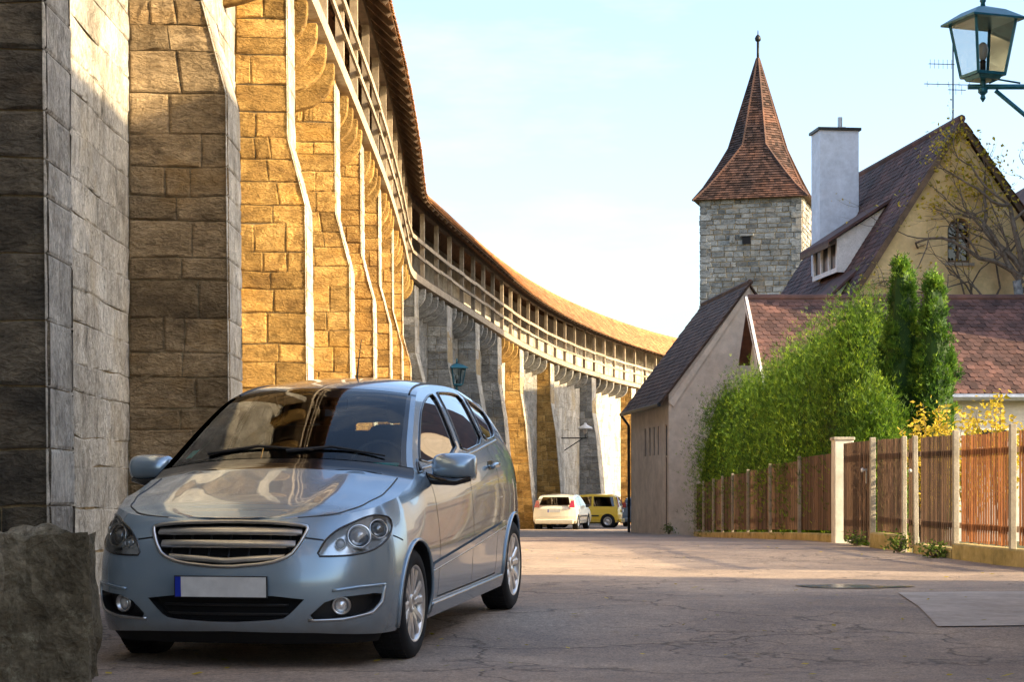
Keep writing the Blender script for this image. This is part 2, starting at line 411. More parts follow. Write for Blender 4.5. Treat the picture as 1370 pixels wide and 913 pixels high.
# ------------------------------------------------------------------ town wall
WP = [(-2.62, -6), (-2.62, 0), (-2.62, 8), (-2.62, 16), (-2.62, 24), (-2.6, 32), (-2.62, 40), (-2.75, 48), (-2.88, 53), (-2.92, 55.6), (-2.80, 57.6), (-2.14, 63), (-1.3, 69.5), (-.55, 75.5), (.55, 83.5), (2.1, 92.5), (4.2, 102), (6.9, 112), (10.2, 122), (14, 131)]
def _curve():
    out = []
    n = len(WP)
    for i in range(n - 1):
        p0, p1, p2, p3 = (Vector(WP[max(0, min(n - 1, k))]) for k in (i - 1, i, i + 1, i + 2))
        for k in range(16):
            t = k / 16
            out.append(.5 * ((2 * p1) + (p2 - p0) * t + (2 * p0 - 5 * p1 + 4 * p2 - p3) * t * t + (3 * p1 - p0 - 3 * p2 + p3) * t**3))
    out.append(Vector(WP[-1])); return out
WC = _curve(); WL = [0.0]
for a, b_ in zip(WC, WC[1:]): WL.append(WL[-1] + (b_ - a).length)
def wcurve(t):
    """point, direction, street-side normal at arc length t along the gallery beam"""
    t = max(0, min(WL[-1] - 1e-4, t)); lo, hi = 0, len(WL) - 1
    while hi - lo > 1:
        m_ = (lo + hi) // 2
        if WL[m_] <= t: lo = m_
        else: hi = m_
    k = (t - WL[lo]) / (WL[hi] - WL[lo]); p = WC[lo].lerp(WC[hi], k)
    d = (WC[min(lo + 2, len(WC) - 1)] - WC[max(lo - 1, 0)]).normalized()
    return p, d, Vector((d.y, -d.x))
def t_at_y(y):
    for i in range(len(WC) - 1):
        if WC[i + 1].y >= y: return WL[i] + (WL[i + 1] - WL[i]) * (y - WC[i].y) / (WC[i + 1].y - WC[i].y)
    return WL[-1]
def wpt(t, n, z):
    p, d, nr = wcurve(t); q = p + nr * n; return Vector((q.x, q.y, z))
BZ = 7.5            # top of the gallery floor beam
WALLN = -.64        # wall plane, behind the beam line
ZTOP = 7.2
def stone_geo(c00, c10, c11, c01, N, depth, rng, gap=.012, relief=.02, nx=4, ny=3):
    """one rough block filling the quad c00..c01, bulging along N; returns verts, faces"""
    V = []; F = []
    W_ = ((c10 - c00).length + (c11 - c01).length) / 2; H_ = ((c01 - c00).length + (c11 - c10).length) / 2
    gu = min(.3, gap / max(W_, .02)); gv = min(.3, gap / max(H_, .02))
    eu = min(.3, .018 / max(W_, .02)); ev = min(.3, .016 / max(H_, .02))
    us = [gu, gu + eu] + [lerp(gu + eu, 1 - gu - eu, k / (nx - 3)) for k in range(1, nx - 3)] + [1 - gu - eu, 1 - gu]
    vs = [gv, gv + ev] + [lerp(gv + ev, 1 - gv - ev, k / (ny - 3)) for k in range(1, ny - 3)] + [1 - gv - ev, 1 - gv]
    nx_, ny_ = len(us), len(vs)
    for j, v in enumerate(vs):
        for i, u in enumerate(us):
            ju = rng.uniform(-1, 1) * gu * .7; jv = rng.uniform(-1, 1) * gv * .7
            p = (c00.lerp(c10, u + ju)).lerp(c01.lerp(c11, u + ju), v + jv)
            edge = i in (0, nx_ - 1) or j in (0, ny_ - 1)
            p = p + N * (depth * .1 if edge else depth + rng.uniform(-relief, relief))
            V.append(p)
    for j in range(ny_ - 1):
        for i in range(nx_ - 1): F.append((j * nx_ + i, j * nx_ + i + 1, (j + 1) * nx_ + i + 1, (j + 1) * nx_ + i))
    loop = [i for i in range(nx_)] + [j * nx_ + nx_ - 1 for j in range(1, ny_)] + [(ny_ - 1) * nx_ + i for i in range(nx_ - 2, -1, -1)] + [j * nx_ for j in range(ny_ - 2, 0, -1)]
    b = len(V); V += [V[i] - N * depth * .6 for i in loop]; m_ = len(loop)
    F += [(loop[(i + 1) % m_], loop[i], b + i, b + (i + 1) % m_) for i in range(m_)]
    return V, F
def courses(z0, z1, h0, h1, rng):
    zs = [z0]
    while zs[-1] < z1 - h0 * .6: zs.append(zs[-1] + rng.uniform(h0, h1))
    k = (z1 - z0) / (zs[-1] - z0); return [z0 + (z - z0) * k for z in zs]
def stone_face(Pf, N, a0, a1, zs, lmin, lmax, rng, depth=.05, relief=.018, gap=.012, wob=.045, tone=(.62, 1.25), quads=(4, 3)):
    """lay courses of blocks on a face; Pf(a,z) point, a0(z)/a1(z) its sides; returns [(verts, faces, tint)]"""
    out = []
    for z0, z1 in zip(zs, zs[1:]):
        zm = (z0 + z1) / 2; L = a1(zm) - a0(zm)
        if L < .06: continue
        cuts = [0.0]; 
        while cuts[-1] < L - lmin * .5: cuts.append(cuts[-1] + rng.uniform(lmin, lmax))
        cuts = [c / cuts[-1] for c in cuts]
        for c0, c1 in zip(cuts, cuts[1:]):
            q = []
            for c, z in ((c0, z0), (c1, z0), (c1, z1), (c0, z1)):
                a = lerp(a0(z), a1(z), c); zz = z if z in (zs[0], zs[-1]) else z + wob * min(1, 8 * c * (1 - c)) * mnoise.noise((a * 1.7, z * 2.3, zs[0] * 3))
                q.append(Pf(a, zz))
            V, F = stone_geo(*q, N, depth * rng.uniform(.6, 1.25), rng, gap, relief, *quads)
            out.append((V, F, rng.uniform(*tone)))
    return out
town_wall = empty('town_wall', (-3.2, 10, 0), 'tall medieval town wall of sandstone blocks with stepped buttresses along the street', 'wall')
rng = random.Random(5)
TM = {k: MATS[k] for k in MATS}
def single_stones(lst, mat, parent):
    rest = []
    for V, F, t in lst:
        c = sum(V, Vector()) / len(V); px, py = HX + FPX * c.x / c.y, HY - FPX * (c.z - CZ) / c.y
        if -30 < px < 1400 and -20 < py < 900: MB().add(V, F, t).build('stone', MATS[mat], parent, smooth=False)
        else: rest.append((V, F, t))
    if rest: merged_stones(rest, mat, parent)
def merged_stones(lst, mat, parent, name='stone_facing'):
    mb = MB()
    for V, F, t in lst: mb.add(V, F, t)
    o = mb.build(name, MATS[mat], parent); o['kind'] = 'stuff'; return o
# main wall body, in one curved mass with a back face
mb = MB(); ts = [i * 1.5 for i in range(int(WL[-1] / 1.5) + 1)]
V = []
for t in ts:
    for n, z in ((WALLN - .045, -1.2), (WALLN - .045, ZTOP), (-2.2, ZTOP), (-2.2, -1.2)): V.append(wpt(t, n, z))
mb.add(V, [(i * 4 + k, i * 4 + k + 1, i * 4 + k + 5, i * 4 + k + 4) for i in range(len(ts) - 1) for k in range(3)])
mb.build('wall_core', MATS['mortar'], town_wall)
B_Y = [-1.2, 4.4, 10.06, 16.6, 23.0, 29.1, 34.0, 38.8, 44.3, 51, 57.3, 63.3, 69.6, 75.6, 82.2, 91, 102, 112, 122]
SINGLE = {2, 3, 4, 5, 6}
def nfront(z):      # how far the buttress stands out: stepped batter
    return interp([(-1, .27), (0, .25), (4.4, .21), (5.2, 0.0), (7.6, -.02)], z)
b_t = [t_at_y(y) for y in B_Y]
for bi, (y, t0) in enumerate(zip(B_Y, b_t)):
    far = y > 60; thick = .72 if bi == 2 else .95 if not far else 1.25
    base = -.4 if not far else gz(y) - .3
    p0, d0, n0 = wcurve(t0)
    D3 = Vector((d0.x, d0.y, 0)); N3 = Vector((n0.x, n0.y, 0)); P0 = Vector((p0.x, p0.y, 0))
    sk = .07; flare = 1.0 if not far else 1.6
    def nf(z, flare=flare, far=far):
        return nfront(z) if not far else interp([(-2, .75), (0, .6), (4.0, .25), (5.4, 0.02), (7.6, 0)], z)
    def loc(n, s, z, P0=P0, N3=N3, D3=D3): return P0 + N3 * n + D3 * s + Vector((0, 0, z))
    bt = None
    core = MB(); zl = [base, 0, 2, 4.4, 4.8, 5.2, ZTOP - .02]
    V = []
    for z in zl:
        for n, s in ((WALLN - .1, .06), (nf(z) - .06, sk + .06), (nf(z) - .06, thick - .05), (WALLN - .1, thick)): V.append(loc(n, s, z))
    F = [(i * 4 + k, i * 4 + (k + 1) % 4, i * 4 + 4 + (k + 1) % 4, i * 4 + 4 + k) for i in range(len(zl) - 1) for k in range(4)]
    F.append(tuple(range(len(V) - 4, len(V))))
    core.add(V, F); bt = core.build('buttress', MATS['mortar'], town_wall)
    mat_f = 'sandstone' if not (far and bi % 3 == 1) else 'shaded_grey_stone'
    if 57 < y < 74: mat_f = 'shaded_grey_stone'  # this stretch lies in shade, painted in as greyer stone
    if bi == 2: mat_f = 'dark_stone'
    if bi == 3: mat_f = 'brown_stone'
    hh = (.19, .38) if y < 40 else (.26, .42)
    k0, k1 = (4.4, 5.2) if not far else (4.0, 5.4)
    zs = courses(base, k0, *hh, rng)[:-1] + courses(k0, k1, *hh, rng)[:-1] + courses(k1, ZTOP, *hh, rng)
    # camera-facing flank
    nrm = (-D3 + N3 * .08).normalized()
    Pf = lambda a, z, nf=nf, loc=loc: loc(a, sk * (a - WALLN) / (nf(z) - WALLN) + .05, z)
    fr = stone_face(Pf, nrm, lambda z: WALLN - .02, lambda z, nf=nf: nf(z) - .03, zs, .2, .66, rng, .010, .009, .005, tone=(.65, 1.28), quads=(6, 5) if bi in SINGLE else (4, 4))
    # street face
    Pf2 = lambda a, z, nf=nf, loc=loc: loc(nf(z) - .05, a, z)
    st = stone_face(Pf2, N3, lambda z: sk + .02, lambda z, thick=thick: thick, zs, .3, .8, rng, .008, .003, .003, wob=0, tone=(.82, 1.14), quads=(5, 5) if bi in SINGLE else (4, 4))
    mat_s = 'limewashed_rubble' if bi != 0 else mat_f
    if bi in SINGLE:
        single_stones(fr, mat_f, bt); single_stones(st, mat_s, bt)
    else:
        merged_stones(fr, mat_f, bt); merged_stones(st, mat_s, bt)
    # far flank
    Pf3 = lambda a, z, loc=loc, thick=thick: loc(a, thick - .05, z)
    bk = stone_face(Pf3, D3, lambda z: WALLN, lambda z, nf=nf: nf(z) - .03, zs, .5, .9, rng, .02, .01, quads=(4, 4))
    merged_stones(bk, mat_f, bt)
# wall face between buttresses: lime-washed rubble
ends = b_t + [WL[-1]]
for bi in range(len(b_t)):
    ta = b_t[bi] + (.72 if bi == 2 else .9); tb = ends[bi + 1] + .1
    near = bi == 2
    ym = wcurve((ta + tb) / 2)[0].y
    base = -.4 if ym < 60 else gz(ym) - .3
    p_, d_, n_ = wcurve((ta + tb) / 2)
    Pf = lambda a, z: wpt(a, WALLN - .03, z)
    zs = courses(base, ZTOP + .02, *((.2, .36) if near else (.3, .45)), rng)
    fc = stone_face(Pf, Vector((n_.x, n_.y, 0)), lambda z: ta, lambda z: tb, zs, .3 if near else .45, .75 if near else 1.0, rng, .005, .010, .0025, tone=(.86, 1.1), quads=(6, 5) if near else (4, 4))
    mat_w = 'limewashed_rubble' if bi < 5 or bi in (13, 15, 16, 17) else 'shaded_grey_stone' if bi > 8 else 'sandstone'
    if near:
        wf = merged_stones([s for s in fc if max(v.y for v in s[0]) <= 14], mat_w, town_wall, 'wall_face')
        single_stones([s for s in fc if max(v.y for v in s[0]) > 14], mat_w, wf)
    else: merged_stones(fc, mat_w, town_wall)
    # corbels carrying the gallery: quarter-round stone brackets
    nc = 4 if ym < 90 else 5
    for k in range(nc):
        tc = lerp(ta, tb, (k + .7) / (nc + .4))
        prof = [(WALLN - .05, 7.24), (.02, 7.24), (.02, 7.1)] + [(.02 - .62 * (1 - math.cos(a)), 7.08 - .52 * math.sin(a)) for a in [R(15 * q) for q in range(1, 6)]] + [(WALLN - .05, 6.52)]
        p_, d_, n_ = wcurve(tc)
        MB().prism([wpt(tc - .11, n, z) for n, z in prof], Vector((d_.x, d_.y, 0)) * .17, rng.uniform(.7, 1.2)).build('corbel', MATS['sandstone' if ym < 57 or 74 < ym < 84 else 'shaded_grey_stone'], town_wall, bevel=.015)

# rough guard stone at the foot of the nearest buttress
def boulder(name, loc, size, seed, sub=4, amp=.10, mat='mossy_boulder', rz=0, square=.55):
    bm = bmesh.new(); bmesh.ops.create_cube(bm, size=1.0)
    bmesh.ops.subdivide_edges(bm, edges=bm.edges[:], cuts=2 ** sub // 2, use_grid_fill=True)
    off = Vector((seed * 3.7, seed * 1.3, seed * .7)); rm = Matrix.Rotation(rz, 3, 'Z')
    for v in bm.verts:
        p = v.co.copy(); s_ = p.normalized() * .62
        q = p.lerp(s_, 1 - square); n_ = p.normalized()
        q += n_ * (amp * mnoise.fractal(p * 2.2 + off, 1.0, 2.0, 3) + amp * .35 * mnoise.noise(p * 9 + off) - amp * .7 * abs(mnoise.noise(p * 4.3 + off * 2)))
        q = Vector((q.x * size[0], q.y * size[1], q.z * size[2])); v.co = rm @ q + Vector(loc)
    me = bpy.data.meshes.new(name); bm.to_mesh(me); bm.free(); me.materials.append(MATS[mat])
    a_ = me.attributes.new('tint', 'FLOAT', 'POINT'); a_.data.foreach_set('value', [1.0] * len(me.vertices))
    return obj_of(name, me)
g = boulder('guard_stone', (-2.42, 9.86, .33), (.58, .52, .86), 2, 5, .10, rz=.12, square=.93)
tag(g, 'knee-high mossy guard stone standing at the foot of the nearest buttress', 'stone')
g = boulder('field_stone', (-2.78, 9.72, .12), (.42, .3, .34), 5, 3, .14)
tag(g, 'small rounded field stone lying left of the mossy guard stone', 'stone')
g = boulder('rubble_stone', (-2.62, 9.62, .52), (.22, .2, .34), 9, 3, .14)
tag(g, 'narrow upright rubble stone wedged against the left side of the guard stone', 'stone')

# ------------------------------------------------------------------ covered gallery on the wall
gal = empty('wall_walk', (-2.6, 20, BZ), 'covered timber gallery with railings and tiled roof running along the wall top', 'gallery')
T0, T1 = t_at_y(-4), t_at_y(127)
def strip(mb, n0, z0, n1, z1, ta, tb, step=1.2):
    k = max(1, int((tb - ta) / step)); V = []
    for i in range(k + 1):
        t = lerp(ta, tb, i / k); V += [wpt(t, n0, z0), wpt(t, n1, z0), wpt(t, n1, z1), wpt(t, n0, z1)]
    F = [(i * 4 + q, i * 4 + (q + 1) % 4, i * 4 + 4 + (q + 1) % 4, i * 4 + 4 + q) for i in range(k) for q in range(4)] + [(0, 1, 2, 3), (k * 4, k * 4 + 3, k * 4 + 2, k * 4 + 1)]
    mb.add(V, F)
def curved(name, n0, z0, n1, z1, mat, ta=T0, tb=T1):
    mb = MB(); strip(mb, n0, z0, n1, z1, ta, tb); return mb.build(name, MATS[mat], gal)
curved('floor_beam', -.16, BZ - .21, .06, BZ, 'weathered_wood')
curved('inner_beam', WALLN - .1, BZ - .26, WALLN + .12, BZ - .03, 'dark_wood')
curved('floor', -1.7, BZ, .02, BZ + .05, 'dark_wood')
curved('parapet', -2.1, BZ - .3, -1.62, BZ + 2.55, 'limewashed_rubble')
curved('wall_plate', -.14, BZ + 2.0, .02, BZ + 2.16, 'dark_wood')
PS = 2.62; npst = int((T1 - T0) / PS)
for i in range(npst + 1):
    t = T0 + i * PS; p_, d_, n_ = wcurve(t)
    rz = Matrix.Rotation(math.atan2(d_.x, d_.y) * -1, 3, 'Z')
    MB().box(wpt(t, -.06, BZ + 1.02), (.13, .13, 2.0), rz, rng.uniform(.55, 1.15)).build('post', MATS['weathered_wood'], gal)
    # joist end sticking out under the floor
    MB().box(wpt(t + .6, -.42, BZ - .15), (.5, .14, .16), rz, rng.uniform(.7, 1)).build('joist', MATS['weathered_wood'], gal)
    if i < npst:
        t2 = t + PS
        for z, h in ((1.02, .115), (.55, .095)):
            MB().beam(wpt(t - .03, .035, BZ + z + rng.uniform(-.025, .025)), wpt(t2 - .04, .035, BZ + z + rng.uniform(-.025, .025)), .04, h, tint=rng.uniform(.6, 1.2)).build('rail', MATS['weathered_wood'], gal)
        for q in (0, 1, 2):
            tq = t + PS * q / 3
            a_ = wpt(tq, .44, BZ + 1.97); b2 = wpt(tq, -1.1, BZ + 3.45)
            MB().beam(a_, b2, .08, .1, tint=rng.uniform(.8, 1.1)).build('rafter', MATS['dark_wood'], gal)
# roof: boarded underside and rows of plain tiles
EN, EZ, RN, RZ = .46, BZ + 2.05, -1.15, BZ + 3.6
mb = MB()
k = int((T1 - T0) / 1.2); V = []
for i in range(k + 1):
    t = lerp(T0, T1, i / k); V += [wpt(t, EN, EZ), wpt(t, RN, RZ), wpt(t, RN - 1.3, EZ + .1), wpt(t, RN - 1.3, EZ + .05), wpt(t, RN, RZ - .05), wpt(t, EN, EZ - .04)]
mb.add(V, [(i * 6 + q, i * 6 + (q + 1) % 6, i * 6 + 6 + (q + 1) % 6, i * 6 + 6 + q) for i in range(k) for q in range(6)])
gal_roof = mb.build('roof', MATS['underside_boards'], gal)
def tile_geo(w_, L, th=.016, lift=.026):
    o = [(-w_ / 2, L), (-w_ / 2, w_ * .32), (-w_ * .36, w_ * .1), (0, 0), (w_ * .36, w_ * .1), (w_ / 2, w_ * .32), (w_ / 2, L)]
    V = [(x, y, lerp(lift, .002, y / L) + th) for x, y in o] + [(x, y, lerp(lift, .002, y / L) - .004) for x, y in o]
    F = [tuple(range(6, -1, -1))] + [(i, i + 1, 8 + i, 7 + i) for i in range(6)]
    return V, F
def lay_tiles(tiles, parent, mat, w_, L, n_single, key, tone=(.6, 1.35)):
    """tiles: list of (origin, across, upslope, normal); the n_single best by key become parts, the rest one mesh"""
    TV, TF = tile_geo(w_, L)
    idx = sorted(range(len(tiles)), key=lambda i: key(tiles[i])); one = set(idx[:n_single])
    r_ = random.Random(len(tiles)); variants = []
    for q in range(8):
        variants.append(MB().add(TV, TF, lerp(tone[0], tone[1], q / 7)).mesh('tile', MATS[mat]))
    mb = MB()
    for i, (O, A, U, N) in enumerate(tiles):
        j = Vector((r_.uniform(-.006, .006), r_.uniform(-.012, .012), r_.uniform(-.004, .005)))
        if i in one:
            o = bpy.data.objects.new('tile', variants[r_.randrange(8)]); col.objects.link(o); attach(o, parent)
            o.matrix_basis = Matrix(((A.x, U.x, N.x, O.x + j.x), (A.y, U.y, N.y, O.y + j.y), (A.z, U.z, N.z, O.z + j.z), (0, 0, 0, 1)))
        else:
            mb.add([O + A * (x + j.x) + U * (y + j.y) + N * (z + j.z) for x, y, z in TV], TF, r_.uniform(*tone))
    if mb.v: mb.build('tile_field', MATS[mat], parent)['kind'] = 'stuff'
def field(O, A, U, la, lu, w_, expo, ok=None):
    """tile origins on a slope: O lower left, A across (unit), U up-slope (unit)"""
    N = A.cross(U).normalized(); out = []; rows = int(lu / expo)
    for j in range(rows):
        for i in range(int(la / w_) + 1):
            a = (i + (.5 if j % 2 else 0)) * w_; u = j * expo
            if a > la or (ok and not ok(a, u)): continue
            out.append((O + A * a + U * u - U * .03, A, U, N))
    return out
tiles = []
sl = math.hypot(EN - RN, RZ - EZ); TW, TE = .2, .185
t = T0; ti = 0
while t < T1:
    p_, d_, n_ = wcurve(t); e = wpt(t, EN, EZ); r2 = wpt(t, RN, RZ); U = (r2 - e).normalized(); A = Vector((d_.x, d_.y, 0)); N = A.cross(U).normalized()
    if N.z < 0: N = -N; 
    A2 = U.cross(N)
    y = p_.y
    for j in range(int(sl / TE) + 1):
        if y < 14 and j > 0: continue
        tt = t + (TW / 2 if j % 2 else 0)
        e2 = wpt(tt, EN, EZ)
        tiles.append((e2 + U * (j * TE - .05), A2, U, N))
    t += TW
lay_tiles(tiles, gal_roof, 'roof_tile_orange', .195, .36, 300, lambda q: (q[0].y if q[0].y > 30 else 999) + (0 if q[0].z < EZ + .1 or q[0].y > 60 else 14))
# ridge tiles
mb = MB()
mb.tube([wpt(lerp(T0, T1, i / 160), RN, RZ + .02) for i in range(161)], .09, 6)
mb.build('ridge', MATS['roof_tile_orange'], gal_roof, smooth=True)
# ------------------------------------------------------------------ small plastered house at the bend
def frame_uv(o, yaw):
    """local frame: A along the front (to the right), D away from the camera"""
    A = Vector((math.cos(yaw), math.sin(yaw), 0)); D = Vector((-math.sin(yaw), math.cos(yaw), 0)); return Vector(o), A, D
Z3 = Vector((0, 0, 1))
def window(parent, O, U, N, w_, h_, mat_f='white_paint', cols=2, rows=2, rec=.1, glass_m='window_glass', fw=.05):
    """framed, glazed window centred at O on a wall with across U, outward N"""
    fr = MB(); O = Vector(O) - N * rec
    def bar(cx, cz, sx, sz): fr.prism([O + U * (cx + a * sx / 2) + Z3 * (cz + b * sz / 2) for a, b in ((-1, -1), (1, -1), (1, 1), (-1, 1))], N * .05)
    bar(-w_ / 2 + fw / 2, 0, fw, h_); bar(w_ / 2 - fw / 2, 0, fw, h_); bar(0, h_ / 2 - fw / 2, w_ - 2 * fw, fw); bar(0, -h_ / 2 + fw / 2, w_ - 2 * fw, fw)
    for i in range(1, cols): bar(-w_ / 2 + w_ * i / cols, 0, fw * .7, h_ - 2 * fw)
    for i in range(1, rows): bar(0, -h_ / 2 + h_ * i / rows, w_ - 2 * fw, fw * .6)
    f = fr.build('window', MATS[mat_f], parent)
    MB().prism([O + U * (a * w_ / 2) + Z3 * (b * h_ / 2) + N * .012 for a, b in ((-1, -1), (1, -1), (1, 1), (-1, 1))], N * -.008).build('pane', MATS[glass_m], f)
    MB().prism([O + U * (a * w_ / 2) + Z3 * (b * h_ / 2) - N * .35 for a, b in ((-1, -1), (1, -1), (1, 1), (-1, 1))], N * -.02).build('dark_backing', MATS['black_void'], f)  # black sheet standing in for the unlit room behind the pane
    return f
O, A, D = frame_uv((5.0, 62, 0), R(6.1))
sh = empty('small_house', O, 'small beige plastered house with steep dark roof and slotted vents beside the hedge', 'house')
def sp(a, d, z): return O + A * a + D * d + Z3 * z
L_, EV, RA, RZh, WR = 7.2, 4.2, 2.62, 7.76, 3.6
mb = MB(); zb = -.9
# gable wall (front) and street-side wall with vent slots and a narrow door
mb.add([sp(0, 0, zb), sp(WR, 0, zb), sp(WR, 0, 6.3), sp(RA, 0, RZh - .12), sp(0, 0, EV)], [(0, 1, 2, 3, 4)])
slots = [[(d, 2.25), (d + .17, 2.25), (d + .17, 3.25), (d, 3.25)] for d in (2.55, 2.95, 3.35, 3.75)]
slots = [[(d, z0), (d + .3, z0), (d + .3, z1), (d, z1)] for d, z0, z1 in ((1.75, 2.3, 3.25), (2.5, 2.3, 3.25), (3.3, 2.3, 3.25), (4.15, 2.3, 3.25))]
door = [(.28, -.2), (.72, -.2), (.72, 3.25), (.28, 3.25)]
holed(mb, sp(0, 0, 0), D, Z3, -A, [(0, zb), (L_, zb), (L_, EV), (0, EV)], slots + [door], .25)
mb.add([sp(.25, .2, zb), sp(.25, L_, zb), sp(.25, L_, EV), sp(.25, .2, EV)], [(0, 1, 2, 3)])
mb.add([sp(0, L_, zb), sp(WR, L_, zb), sp(WR, L_, 6.3), sp(RA, L_, RZh - .12), sp(0, L_, EV)], [(0, 1, 2, 3, 4)])
mb.add([sp(WR, 0, zb), sp(WR, L_, zb), sp(WR, L_, 6.3), sp(WR, 0, 6.3)], [(0, 1, 2, 3)])
hw = mb.build('wall', MATS['beige_plaster'], sh)
for s_ in slots:
    d0 = s_[0][0]
    MB().prism([sp(.035, d0, 2.3), sp(.035, d0 + .3, 2.3), sp(.035, d0 + .3, 3.25), sp(.035, d0, 3.25)], A * .02).build('vent', MATS['black_void'], hw)
MB().prism([sp(.05, .28, -.4), sp(.05, .72, -.4), sp(.05, .72, 2.2), sp(.05, .28, 2.2)], A * .04).build('door', MATS['dark_wood'], hw)
MB().prism([sp(.05, .28, 2.26), sp(.05, .72, 2.26), sp(.05, .72, 3.22), sp(.05, .28, 3.22)], A * .03).build('door_light', MATS['black_void'], hw)
mb = MB()
e0 = sp(-.28, -.12, EV - .28); e1 = sp(-.28, L_ + .1, EV - .28); r0 = sp(RA, -.12, RZh); r1 = sp(RA, L_ + .1, RZh)
q0 = sp(WR + .25, -.12, 6.05); q1 = sp(WR + .25, L_ + .1, 6.05)
for a_, b_, c_, d_ in ((e0, e1, r1, r0), (q0, q1, r1, r0)):
    mb.prism([a_, b_, c_, d_], Vector((0, 0, -.07)))
rf = mb.build('roof', MATS['roof_tile_dark'], sh)
U = (r0 - e0).normalized(); Na = D.cross(U); Ad = D if Na.z > 0 else -D; O0 = e0 if Na.z > 0 else e1
lay_tiles(field(O0 + Z3 * .01, Ad, U, L_ + .2, (r0 - e0).length, .2, .19), rf, 'roof_tile_dark', .195, .38, 120, lambda q: q[0].y)
MB().tube([r0 + Z3 * .04, r1 + Z3 * .04], .1, 6).build('ridge', MATS['roof_tile_dark'], rf)
MB().tube([e0 + A * -.06 + Z3 * -.06, e1 + A * -.06 + Z3 * -.06], .07, 8).build('gutter', MATS['dark_metal'], sh)
MB().tube([e1 + A * -.05 + Z3 * -.1, sp(-.1, L_ - .1, EV - .75), sp(-.09, L_ - .1, -.5)], .05, 8).build('downpipe', MATS['dark_metal'], sh)
MB().prism([sp(-.02, -.06, EV - .25), sp(RA, -.06, RZh - .06), sp(RA, -.06, RZh - .3), sp(.14, -.06, EV - .4)], D * .05).build('bargeboard', MATS['beige_plaster'], sh)

# ------------------------------------------------------------------ low outbuilding behind the hedge
lo = empty('low_outbuilding', (9, 50, 0), 'long low outbuilding with brown plain-tile roof behind the hedge and shrubs', 'building')
LX0, LX1, LE, LR = 6.55, 19.0, 50.0, 54.0
ez, rz_ = 3.55, 6.42
mb = MB()
mb.box(((LX0 + LX1) / 2 + .1, 53.1, 1.3), (LX1 - LX0 - .5, 5.7, 4.6))
mb.add([(LX0 + .3, 50.3, 3.55), (LX0 + .3, 55.9, 3.55), (LX0 + .3, 55.9, 4.9), (LX0 + .3, 54, 6.3)], [(0, 1, 2, 3)])
lw = mb.build('wall', MATS['cream_plaster'], lo)
e0 = Vector((LX0, LE - .15, ez)); r0 = Vector((LX0, LR, rz_)); U = (r0 - e0).normalized()
mb = MB(); mb.prism([e0, (LX1, LE - .15, ez), (LX1, LR, rz_), r0], (0, .03, -.08)); mb.prism([(LX0, 56.2, 4.8), (LX1, 56.2, 4.8), (LX1, LR, rz_), r0], (0, -.03, -.08))
rf = mb.build('roof', MATS['roof_tile_brown'], lo)
lay_tiles(field(e0 + Z3 * .012, Vector((1, 0, 0)), U, LX1 - LX0, (r0 - e0).length + .02, .21, .2), rf, 'roof_tile_brown', .2, .4, 300, lambda q: abs(q[0].x - 12.4))
MB().tube([r0 + Z3 * .03, (LX1, LR, rz_ + .03)], .11, 8).build('ridge', MATS['roof_tile_brown'], rf)
MB().tube([(LX0, LE - .24, ez - .07), (LX1, LE - .24, ez - .07)], .09, 8).build('gutter', MATS['zinc'], lo)
MB().beam(e0 + Vector((-.05, -.05, -.05)), r0 + Vector((-.05, 0, -.03)), .07, .26).build('bargeboard', MATS['white_paint'], lo)
for x in (9.2, 12.4, 15.4): window(lw, (x, 50.25, 2.2), Vector((1, 0, 0)), Vector((0, -1, 0)), .9, 1.0, rec=-.02)

# ------------------------------------------------------------------ yellow gabled house
YW = 58.0; O, A, D = frame_uv((13.35, YW, 0), R(6.7))
yh = empty('yellow_house', O, 'yellow plastered gabled house with steep brown roof, dormers and an arched attic window', 'house')
def yp(a, d, z): return O + A * a + D * d + Z3 * z
AZ, YL = 12.15, 10.5; TN = math.tan(R(57.5)); TNR = math.tan(R(54)); HW, HWR = 4.3, 4.6
def rz_l(a): return AZ + a * TN if a < 0 else AZ - a * TNR
mb = MB()
gl = [(-HW, -1), (HWR, -1), (HWR, rz_l(HWR) - .2), (0, AZ - .25), (-HW, rz_l(-HW) - .2)]
ax_, az_ = .0, CZ + (HY - 322) / FPX * YW
arch = [(ax_ - .36, az_ - .65), (ax_ + .36, az_ - .65), (ax_ + .36, az_ + .3)] + [(ax_ + .36 * math.cos(R(a)), az_ + .3 + .38 * math.sin(R(a))) for a in range(20, 180, 20)] + [(ax_ - .36, az_ + .3)]
holed(mb, yp(0, 0, 0), A, Z3, -D, gl, [arch], .3)
mb.add([yp(-HW, 0, -1), yp(-HW, YL, -1), yp(-HW, YL, rz_l(-HW)), yp(-HW, 0, rz_l(-HW) - .2)], [(0, 1, 2, 3)])
mb.add([yp(HWR, 0, -1), yp(HWR, YL, -1), yp(HWR, YL, rz_l(HWR)), yp(HWR, 0, rz_l(HWR) - .2)], [(0, 1, 2, 3)])
mb.add([yp(a, YL, z) for a, z in gl], [(0, 1, 2, 3, 4)])
yw = mb.build('wall', MATS['yellow_plaster'], yh)
wf = MB()
n_ = len(arch); inn = [(ax_ + (x - ax_) * .8, az_ + (z - az_) * .88) for x, z in arch]
wf.add([yp(x, .14, z) for x, z in arch] + [yp(x, .14, z) for x, z in inn], [(i, (i + 1) % n_, n_ + (i + 1) % n_, n_ + i) for i in range(n_)])
wf.beam(yp(ax_, .13, az_ - .6), yp(ax_, .13, az_ + .62), .05, .05); wf.beam(yp(ax_ - .3, .13, az_ + .1), yp(ax_ + .3, .13, az_ + .1), .05, .05, up=(0, 1, 0))
aw = wf.build('window', MATS['dark_wood'], yh)
MB().add([yp(x, .18, z) for x, z in arch], [tuple(range(n_))]).build('pane', MATS['window_glass'], aw)
